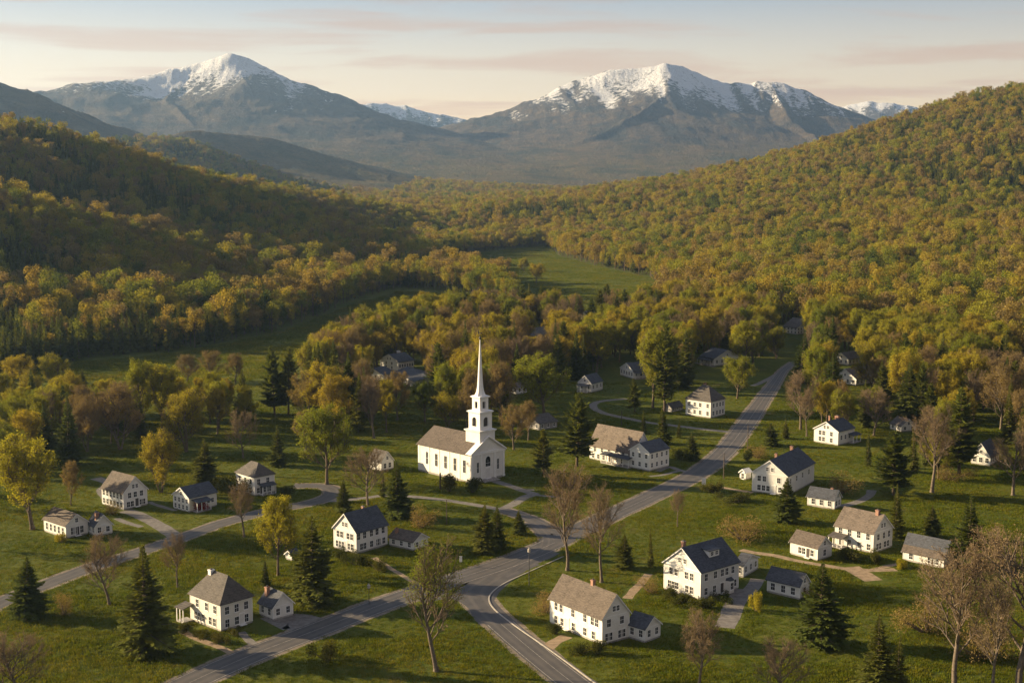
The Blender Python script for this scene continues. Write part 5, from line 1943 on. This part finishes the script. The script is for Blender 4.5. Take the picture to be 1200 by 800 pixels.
for a in [
    ('brown', 75, 720, 30, 26, 'brown twiggy bush on the lawn near the left lane spruce'),
    ('brown', 871, 632, 52, 36, 'wide brown twiggy bush on lawn above the dormer house'),
    ('brown', 640, 716, 42, 26, 'brown bush beside the long farmhouse eaves'),
    ('brown', 666, 570, 34, 26, 'round brown shrub on the lawn by the big shaggy pine'),
    ('brown', 492, 618, 30, 28, 'brown leafless shrub above the low brown-roofed wing'),
    ('bush', 526, 576, 26, 24, 'round green shrub at the church side wall, wider one'),
    ('bush', 553, 577, 22, 22, 'round green shrub at the church front corner'),
    ('red', 239, 597, 22, 14, 'bright red shrub in front of the porch cottage'),
    ('yellow', 886, 716, 14, 26, 'small yellow cone-shaped shrub beside the dormer house drive'),
    ('yellow', 1056, 665, 14, 14, 'round yellow shrub before the long low outbuilding'),
    ('bush', 1027, 661, 18, 17, 'green shrub at the near corner of the tan-roofed house'),
    ('bush', 386, 774, 28, 32, 'dark bush on the roadside verge below the parking pad'),
    ('bush', 214, 742, 22, 16, 'dark shrub at the left corner of the hip-roofed house'),
    ('bush', 238, 747, 20, 14, 'dark shrub along the front wall of the hip-roofed house'),
    ('bush', 257, 752, 18, 15, 'dark shrub at the near corner of the hip-roofed house'),
    ('bush', 274, 744, 14, 10, 'low shrub by the hip-roofed house door walk'),
    ('bush', 400, 655, 20, 12, 'shrub under the sunlit gable of the steep navy-roofed house'),
    ('bush', 420, 662, 22, 18, 'round shrub at the near corner of the steep navy-roofed house'),
    ('bush', 443, 668, 22, 16, 'shrub beside the dirt path below the steep navy-roofed house'),
    ('bush', 681, 764, 26, 16, 'shrub by the long farmhouse door path'),
    ('bush', 699, 766, 22, 20, 'round shrub at the near corner of the long farmhouse'),
    ('bush', 652, 742, 22, 14, 'shrub at the far end of the long farmhouse wall'),
    ('bush', 785, 699, 20, 12, 'shrub under the left end of the dormer house gable'),
    ('bush', 800, 706, 24, 14, 'shrub under the middle of the dormer house gable'),
    ('bush', 828, 712, 28, 16, 'shrub at the near corner of the dormer house'),
    ('bush', 848, 705, 20, 12, 'shrub along the shaded side of the dormer house'),
    ('brown', 762, 694, 26, 20, 'brown shrub beside the dirt path left of dormer house'),
    ('bush', 866, 588, 30, 14, 'hedge-like shrub below the two-chimneyed house walk'),
    ('bush', 838, 577, 24, 14, 'shrub on the road verge by the pale signboard'),
    ('bush', 993, 655, 34, 16, 'shrub mass before the tan-roofed house porch'),
    ('brown', 985, 577, 40, 26, 'brown thicket behind the low slate-blue cottage'),
    ('yellow', 72, 635, 14, 14, 'yellow shrub at the near corner of the twin-gabled cottage'),
    ('brown', 131, 602, 22, 16, 'brown shrub against the brown-roofed lane house side wall'),
    ('bush', 268, 576, 34, 26, 'dark thicket between broad spruce and square hip house'),
    ('bush', 334, 582, 22, 16, 'shrub right of the square hip house'),
    ('bush', 798, 538, 20, 18, 'yellowish shrub beside the spruce near the upper road'),
    ('bush', 876, 540, 16, 16, 'round shrub at the foot of the roadside utility pole'),
    ('brown', 888, 536, 26, 18, 'brown scrub on the bank beside the utility pole'),
    ('brown', 1110, 562, 40, 18, 'brown scrub under the great dark pine'),
    ('brown', 1085, 740, 60, 40, 'brown thicket behind the corner ash trees'),
    ('brown', 1150, 770, 70, 60, 'large brown thicket at the feet of the corner ash trees'),
    ('brown', 946, 700, 20, 18, 'brown shrub at the small garage corner'),
]:
    shrub(*a)


# ------------------------------------------------------------------ the forest on the hills: one mass per kind of wood
def forest_variant(seed, kind):
    g = np.random.default_rng(seed)
    sg = {0: [], 1: [], 2: [], 3: []}
    if kind == 'leafy':
        H = 16.0
        sg[0].append((0, 0, -0.6, g.normal() * 0.2, g.normal() * 0.2, 8.5, 0.26, 0.13))
        for k in range(5):
            a = k * 1.3 + g.random()
            sg[1].append((0, 0, 4.5 + k * 0.8, 2.2 * math.cos(a), 2.2 * math.sin(a), 9.5 + k, 0.10, 0.03))
        nl = 13
        slim = (1.0, 0.7, 1.2, 0.85, 1.1, 0.75)[seed % 6]
        c = g.normal(size=(nl, 3)) * np.array([1.75 * slim, 1.75 * slim, 2.6]) + np.array([0, 0, 10.0])
        c[:, 2] = np.clip(c[:, 2], 5.5, 13.6)
        n = 1050
        k = g.integers(0, nl, n)
        d = g.normal(size=(n, 3))
        d /= np.linalg.norm(d, axis=1)[:, None]
        p = c[k] + d * 1.75 * g.random((n, 1)) ** 0.35
        v, f = leaf_quads(p, 0.62 * (0.6 + 0.8 * g.random(n)), g, 0.2, nrm=d + g.normal(size=(n, 3)) * 0.6)
        mat = M['wood'] if seed % 6 else M['russet']
    else:
        tr, me = spruce_meshes(seed, 15, 2.7, 0.12, 0.3, 0.42, 0.9)
        nv = len(me.vertices)
        v = np.zeros(nv * 3)
        me.vertices.foreach_get('co', v)
        v = v.reshape(-1, 4, 3)[::2]
        mid = v.mean(1, keepdims=True)
        v = (mid + (v - mid) * 2.0).reshape(-1, 3)
        f = np.arange(len(v)).reshape(-1, 4)
        sg[0].append((0, 0, -0.6, 0, 0, 14, 0.25, 0.04))
        mat = M['needle']
    tv, tf = tubes(sg[0], 5)
    fs = [tf]
    vs = [tv]
    off = len(tv)
    if sg[1]:
        t2, f2 = tubes(sg[1], 3)
        vs.append(t2)
        fs.append(f2 + off)
        off += len(t2)
    nw = sum(len(x) for x in fs)
    vs.append(v)
    fs.append(f + off)
    me = np_mesh('forest_tree', np.concatenate(vs), fs, [0] * nw + [1] * len(f))
    me.materials.append(M['bark'])
    me.materials.append(mat)
    return bpy.data.objects.new('forest_tree', me)


LEAFY = [forest_variant(900 + i, 'leafy') for i in range(6)]
EVERG = [forest_variant(950 + i, 'evergreen') for i in range(3)]


def instancer(name, pts, scales, rots, variants, protos, widths=None):
    """One object of kind stuff that draws many small trees at the given points."""
    me = bpy.data.meshes.new(name)
    me.vertices.add(len(pts))
    me.vertices.foreach_set('co', np.asarray(pts, np.float32).ravel())
    wd = np.ones(len(pts)) if widths is None else widths
    sc = np.stack([scales * wd, scales * wd, scales], -1).astype(np.float32)
    a = me.attributes.new('scl', 'FLOAT_VECTOR', 'POINT')
    a.data.foreach_set('vector', sc.ravel())
    rt = np.zeros((len(pts), 3), np.float32)
    rt[:, 2] = rots
    a = me.attributes.new('rot', 'FLOAT_VECTOR', 'POINT')
    a.data.foreach_set('vector', rt.ravel())
    a = me.attributes.new('var', 'INT', 'POINT')
    a.data.foreach_set('value', np.asarray(variants, np.int32))
    me.update()
    o = bpy.data.objects.new(name, me)
    link(o)
    o['kind'] = 'stuff'
    ng = bpy.data.node_groups.new(name, 'GeometryNodeTree')
    ng.interface.new_socket('Geometry', in_out='INPUT', socket_type='NodeSocketGeometry')
    ng.interface.new_socket('Geometry', in_out='OUTPUT', socket_type='NodeSocketGeometry')
    N_, L_ = ng.nodes, ng.links
    gi, go = N_.new('NodeGroupInput'), N_.new('NodeGroupOutput')
    join = N_.new('GeometryNodeJoinGeometry')

    def attr(nm, typ):
        q = N_.new('GeometryNodeInputNamedAttribute')
        q.data_type = typ
        q.inputs[0].default_value = nm
        return q.outputs[0]
    scl, rot_, var_ = attr('scl', 'FLOAT_VECTOR'), attr('rot', 'FLOAT_VECTOR'), attr('var', 'INT')
    e2r = N_.new('FunctionNodeEulerToRotation')
    L_.new(rot_, e2r.inputs[0])
    for k, pr in enumerate(protos):
        info = N_.new('GeometryNodeObjectInfo')
        info.inputs[0].default_value = pr
        cmp_ = N_.new('FunctionNodeCompare')
        cmp_.data_type = 'INT'
        cmp_.operation = 'EQUAL'
        L_.new(var_, cmp_.inputs[2])
        cmp_.inputs[3].default_value = k
        ip = N_.new('GeometryNodeInstanceOnPoints')
        L_.new(gi.outputs[0], ip.inputs['Points'])
        L_.new(cmp_.outputs[0], ip.inputs['Selection'])
        L_.new(info.outputs['Geometry'], ip.inputs['Instance'])
        L_.new(e2r.outputs[0], ip.inputs['Rotation'])
        L_.new(scl, ip.inputs['Scale'])
        L_.new(ip.outputs[0], join.inputs[0])
    L_.new(join.outputs[0], go.inputs[0])
    md = o.modifiers.new('scatter', 'NODES')
    md.node_group = ng
    return o


def forest_points():
    out = []
    # spacing grows with distance
    y = 380.0
    bands = [(330, 1500, 6.0), (1500, 2600, 6.8), (2600, 4300, 9.0)]
    for y0, y1, sp_ in bands:
        xmax = y1 * 0.48 + 120
        gx, gy = np.meshgrid(np.arange(-xmax, xmax, sp_), np.arange(y0, y1, sp_))
        gx = gx + rng.uniform(-0.48, 0.48, gx.shape) * sp_
        gy = gy + rng.uniform(-0.48, 0.48, gy.shape) * sp_
        x, yy = gx.ravel(), gy.ravel()
        keep = (np.abs(x) < yy * 0.48 + 110) & (rng.random(len(x)) > 0.07 + 0.1 * (vnoise(x / 60, yy / 60, 55) > 0.3)) & ~((yy > 3300) & (x < -300))
        x, yy = x[keep], yy[keep]
        keep = ~in_poly(x, yy, NOFOREST)
        for c in CLEAR_W:
            keep &= ~in_poly(x, yy, c)
        x, yy = x[keep], yy[keep]
        out.append(np.stack([x, yy, np.full(len(x), sp_)], -1))
    return np.concatenate(out)


NOFOREST_PX = [(-900, 520), (-300, 462), (0, 442), (90, 422), (210, 411), (330, 387), (420, 351), (470, 337), (510, 340), (580, 352), (600, 358), (700, 356), (800, 364), (905, 382),
               (1000, 392), (1110, 406), (1260, 443), (1500, 520), (2400, 760), (2400, 1500), (-1500, 1500), (-1500, 700)]
NOFOREST = [tuple(G(p)) for p in NOFOREST_PX]
CLEAR_W = [[tuple(G(p)) for p in c] for c in CLEAR]
fp = forest_points()
fx, fy, fs_ = fp[:, 0], fp[:, 1], fp[:, 2]
fz = terrain(fx, fy)
cn = vnoise(fx / 45, fy / 45, 61) * 0.7 + vnoise(fx / 190, fy / 190, 62) * 0.7 + rng.uniform(-0.55, 0.55, len(fx))
ever = cn < -0.36
sc = np.where(ever, rng.uniform(0.9, 1.4, len(fx)), np.clip(rng.lognormal(0.06, 0.28, len(fx)), 0.55, 1.85)) * 1.0
wd = np.where(ever, 1.1, 1.05) * 0.92 * (fs_ / 6.0) ** 0.45
pts = np.stack([fx, fy, fz - 0.2], -1)
rots = rng.uniform(0, 6.28, len(fx))
vv = rng.integers(0, 60, len(fx))
print('forest', len(fx), 'evergreen', ever.sum())
le = ~ever
wo1 = instancer('woodland', pts[le], sc[le], rots[le], vv[le] % 6, LEAFY, wd[le])
wo1['label'] = 'leafy spring woodland covering the valley sides'
wo1['category'] = 'woodland'
wo2 = instancer('evergreen_woodland', pts[ever], sc[ever], rots[ever], vv[ever] % 3, EVERG, wd[ever])
wo2['label'] = 'dark evergreen woodland scattered through the valley sides'
wo2['category'] = 'woodland'
# trees beyond the west side of the frame, whose shadows cross the lawns
ox_ = []
for k in range(150):
    px, py = random.uniform(-420, -40), random.uniform(500, 830)
    g = G((px, py))
    if all((g[0] - q[0]) ** 2 + (g[1] - q[1]) ** 2 > 15 ** 2 for q in ox_) and vnoise(np.array([g[0] / 40]), np.array([g[1] / 40]), 77)[0] > -0.1:
        ox_.append(g)
ox_ = np.array(ox_)
print('west trees', len(ox_))
wo3 = instancer('western_woodland', np.column_stack([ox_, np.zeros(len(ox_))]), rng.uniform(0.8, 1.2, len(ox_)), rng.uniform(0, 6.28, len(ox_)), rng.integers(0, 6, len(ox_)), LEAFY)
wo3['label'] = 'leafy trees standing left of the village lawns'
wo3['category'] = 'woodland'

rx_ = []
for k in range(260):
    g = G((random.uniform(1225, 1560), random.uniform(440, 820)))
    if all((g[0] - q[0]) ** 2 + (g[1] - q[1]) ** 2 > 9 ** 2 for q in rx_):
        rx_.append(g)
rx_ = np.array(rx_)
wo4 = instancer('roadside_woodland', np.column_stack([rx_, np.zeros(len(rx_))]), rng.uniform(0.8, 1.3, len(rx_)), rng.uniform(0, 6.28, len(rx_)), rng.integers(0, 6, len(rx_)), LEAFY)
wo4['label'] = 'leafy woodland closing the lawns beyond the corner ash trees'
wo4['category'] = 'woodland'

# ------------------------------------------------------------------ grass on the lawns
def tuft(seed):
    g = np.random.default_rng(seed)
    v, f = [], []
    for k in range(14):
        x, y = g.normal(size=2) * 0.34
        a = g.random() * 6.28
        h_ = 0.16 + 0.22 * g.random()
        w_ = 0.035 + 0.03 * g.random()
        l_ = g.normal(size=2) * 0.09
        i = len(v)
        v += [(x - math.cos(a) * w_, y - math.sin(a) * w_, -0.02), (x + math.cos(a) * w_, y + math.sin(a) * w_, -0.02), (x + l_[0], y + l_[1], h_)]
        f.append((i, i + 1, i + 2))
    me = np_mesh('grass_tuft', np.array(v), [np.array(f)])
    me.materials.append(M['blade'])
    return bpy.data.objects.new('grass_tuft', me)


def grass_points(n):
    y = np.sqrt(rng.uniform(215 ** 2, 560 ** 2, n))
    x = rng.uniform(-1, 1, n) * (y * 0.44 + 12)
    keep = in_poly(x, y, FLAT) & (rng.random(n) < np.clip(1.5 - y / 450, 0.25, 1))
    for c in KEEP_CLEAR:
        keep &= (x - c[0]) ** 2 + (y - c[1]) ** 2 > (c[2] * 0.72) ** 2
    x, y = x[keep], y[keep]
    cell = {}
    for l, hw in ROAD_LINES:
        lo, hi = l.min(0) - hw - 1, l.max(0) + hw + 1
        idx = np.nonzero((x > lo[0]) & (x < hi[0]) & (y > lo[1]) & (y < hi[1]))[0]
        d = np.full(len(idx), 1e9)
        for q in l[::2]:
            d = np.minimum(d, (x[idx] - q[0]) ** 2 + (y[idx] - q[1]) ** 2)
        bad = idx[d < (hw + 0.9) ** 2]
        m = np.ones(len(x), bool)
        m[bad] = False
        x, y = x[m], y[m]
    return x, y


gx_, gy_ = grass_points(300000)
for c in CLEAR_W[:3]:
    q = np.array(c)
    n = 60000
    x = rng.uniform(max(q[:, 0].min(), -420), q[:, 0].max(), n)
    y = rng.uniform(max(q[:, 1].min(), 560), q[:, 1].max(), n)
    k = in_poly(x, y, c) & (np.abs(x) < y * 0.42)
    gx_, gy_ = np.concatenate([gx_, x[k]]), np.concatenate([gy_, y[k]])
print('grass tufts', len(gx_))
TUFTS = [tuft(40 + i) for i in range(4)]
gs = rng.uniform(0.6, 1.25, len(gx_)) * (1 + 0.5 * vnoise(gx_ / 14, gy_ / 14, 91)) * np.where(gy_ > 560, 1.7, 1.0)
gr = instancer('grass', np.column_stack([gx_, gy_, np.zeros(len(gx_))]), gs, rng.uniform(0, 6.28, len(gx_)), rng.integers(0, 4, len(gx_)), TUFTS, rng.uniform(0.9, 1.5, len(gx_)))
gr['label'] = 'short rough lawn grass around the houses'
gr['category'] = 'grass'
# ------------------------------------------------------------------ poles, lamps, signs, cars
def post(name, label, cat, px, py_base, py_top, rad, mat='pole', arm=0.0, group=None, lamp=False, rot=0.0):
    g = G((px, py_base))
    hgt = zat(g, py_top)
    root = empty(name, (g[0], g[1], 0), rot, label, cat, group)
    p = MB()
    p.lathe([(rad * 1.15, -0.3), (rad, hgt * 0.5), (rad * 0.75, hgt)], 8)
    p.build('pole', M[mat], root)
    if arm:
        a = MB()
        a.box(-arm, arm, -0.08, 0.08, hgt - 0.75, hgt - 0.55)
        a.bar((-arm * 0.5, 0, hgt - 0.65), (0, 0, hgt - 1.3), 0.03, 4)
        a.bar((arm * 0.5, 0, hgt - 0.65), (0, 0, hgt - 1.3), 0.03, 4)
        a.build('crossarm', M[mat], root)
        ins = MB()
        for x in (-arm * 0.9, -arm * 0.4, arm * 0.4, arm * 0.9):
            ins.lathe([(0.03, hgt - 0.55), (0.06, hgt - 0.45), (0.03, hgt - 0.35)], 6, x, 0)
        ins.build('insulators', M['kerb'], root)
    if lamp:
        hd = MB()
        hd.lathe([(0.10, hgt), (0.34, hgt + 0.10), (0.30, hgt + 0.62), (0.40, hgt + 0.66), (0.12, hgt + 0.92), (0.05, hgt + 1.1)], 8)
        hd.build('lamp_head', M['kerb'], root)
    return root


post('street_lamp', 'thin street lamp with pale lantern head standing inside the road junction', 'lamp', 620, 686, 647, 0.09, 'metal', lamp=True)
post('lamp_post', 'short dark lamp post on the verge below the steep navy-roofed house', 'lamp', 432.5, 708, 689, 0.07, 'metal', lamp=True)
post('utility_pole', 'wooden utility pole at the roadside below the tan-and-navy hip-roofed house', 'pole', 876, 531, 498, 0.14, arm=0.0)
post('utility_pole', 'wooden utility pole on the road edge near the tiny tool shed', 'pole', 848, 561, 531, 0.14)
post('utility_pole', 'wooden utility pole behind the rambling house by the curving drive', 'pole', 728.5, 499, 481, 0.14)
post('utility_pole', 'wooden utility pole on the lawn in front of the church', 'pole', 523.5, 614, 585, 0.12)
post('utility_pole', 'wooden utility pole rising behind the steep navy-roofed house', 'pole', 431, 596, 574, 0.12)
g = G((516, 573))
sroot = empty('dead_trunk', (g[0], g[1], 0), 0.4, 'bare dead trunk standing beside the round shrubs at the church', 'trunk')
tb_ = MB()
tb_.lathe([(0.42, -0.2), (0.30, 0.8), (0.26, 3.0), (0.22, 4.6), (0.08, 4.8)], 9)
tb_.build('snag', M['bark'], sroot)
br_ = MB()
br_.bar((0.1, 0, 3.2), (0.7, 0.1, 4.1), 0.09, 6, 0.05)
br_.build('broken_limb', M['bark'], sroot)


def marker(label, px, py, top, w_=0.7):
    g = G((px, py))
    h_ = zat(g, top)
    root = empty('roadside_sign', (g[0], g[1], 0), 0.15, label, 'sign')
    p = MB()
    p.box(-0.06, 0.06, -0.06, 0.06, -0.2, h_ - 0.1)
    p.build('post', M['pole'], root)
    q = MB()
    q.box(-w_ / 2, w_ / 2, -0.11, -0.062, h_ * 0.45, h_)
    q.box(-w_ / 2 - 0.05, w_ / 2 + 0.05, -0.13, -0.05, h_, h_ + 0.06)
    q.build('board', M['trim'], root)


marker('slim white blank signboard on the lawn beside the junction', 540, 663, 651.5, 0.6)
marker('small pale blank signboard beside the road below the church common', 824.5, 574, 560, 1.2)


def parked_car(label, px, py, rot, paint):
    g = G((px, py))
    root = empty('parked_car', (g[0], g[1], 0), rot, label, 'car', 'cars parked by the dark barn')
    pm = simple_mat('car_paint', paint, 0.3, 0.05, 1.0, 0.5)
    prof = [(-2.2, 0.35), (2.2, 0.35), (2.25, 0.75), (1.25, 0.92), (-2.1, 0.98), (-2.25, 0.7)]
    bd = MB()
    bd.hull([(x, -0.88, z) for x, z in prof], [(x, 0.88, z) for x, z in prof])
    bd.build('body', pm, root)
    cb = MB()
    prof = [(-1.7, 0.985), (0.95, 0.985), (0.25, 1.48), (-1.1, 1.48)]
    cb.hull([(x, -0.78, z) for x, z in prof], [(x, 0.78, z) for x, z in prof])
    cb.build('windows', M['glass'], root)
    rf = MB()
    rf.box(-1.12, 0.27, -0.74, 0.74, 1.485, 1.53)
    rf.build('roof', pm, root)
    for sx in (-1.35, 1.35):
        for sy in (-1, 1):
            wh_ = MB()
            wh_.bar((sx, sy * 0.72, 0.33), (sx, sy * 0.92, 0.33), 0.33, 14)
            wh_.build('wheel', M['metal'], root)
    for sy in (-1, 1):
        hl = MB()
        hl.box(2.2, 2.27, sy * 0.65 - 0.15, sy * 0.65 + 0.15, 0.58, 0.72)
        hl.build('headlight', M['kerb'], root)


parked_car('white parked car nose out behind the dark barn', 506, 441, 2.6, (0.75, 0.76, 0.78))
parked_car('dark blue parked car on the grass beyond the dark barn', 511.5, 444.5, 0.2, (0.05, 0.08, 0.16))
parked_car('white parked car nearest the wood beyond the dark barn', 516.5, 447.5, -0.3, (0.75, 0.76, 0.78))
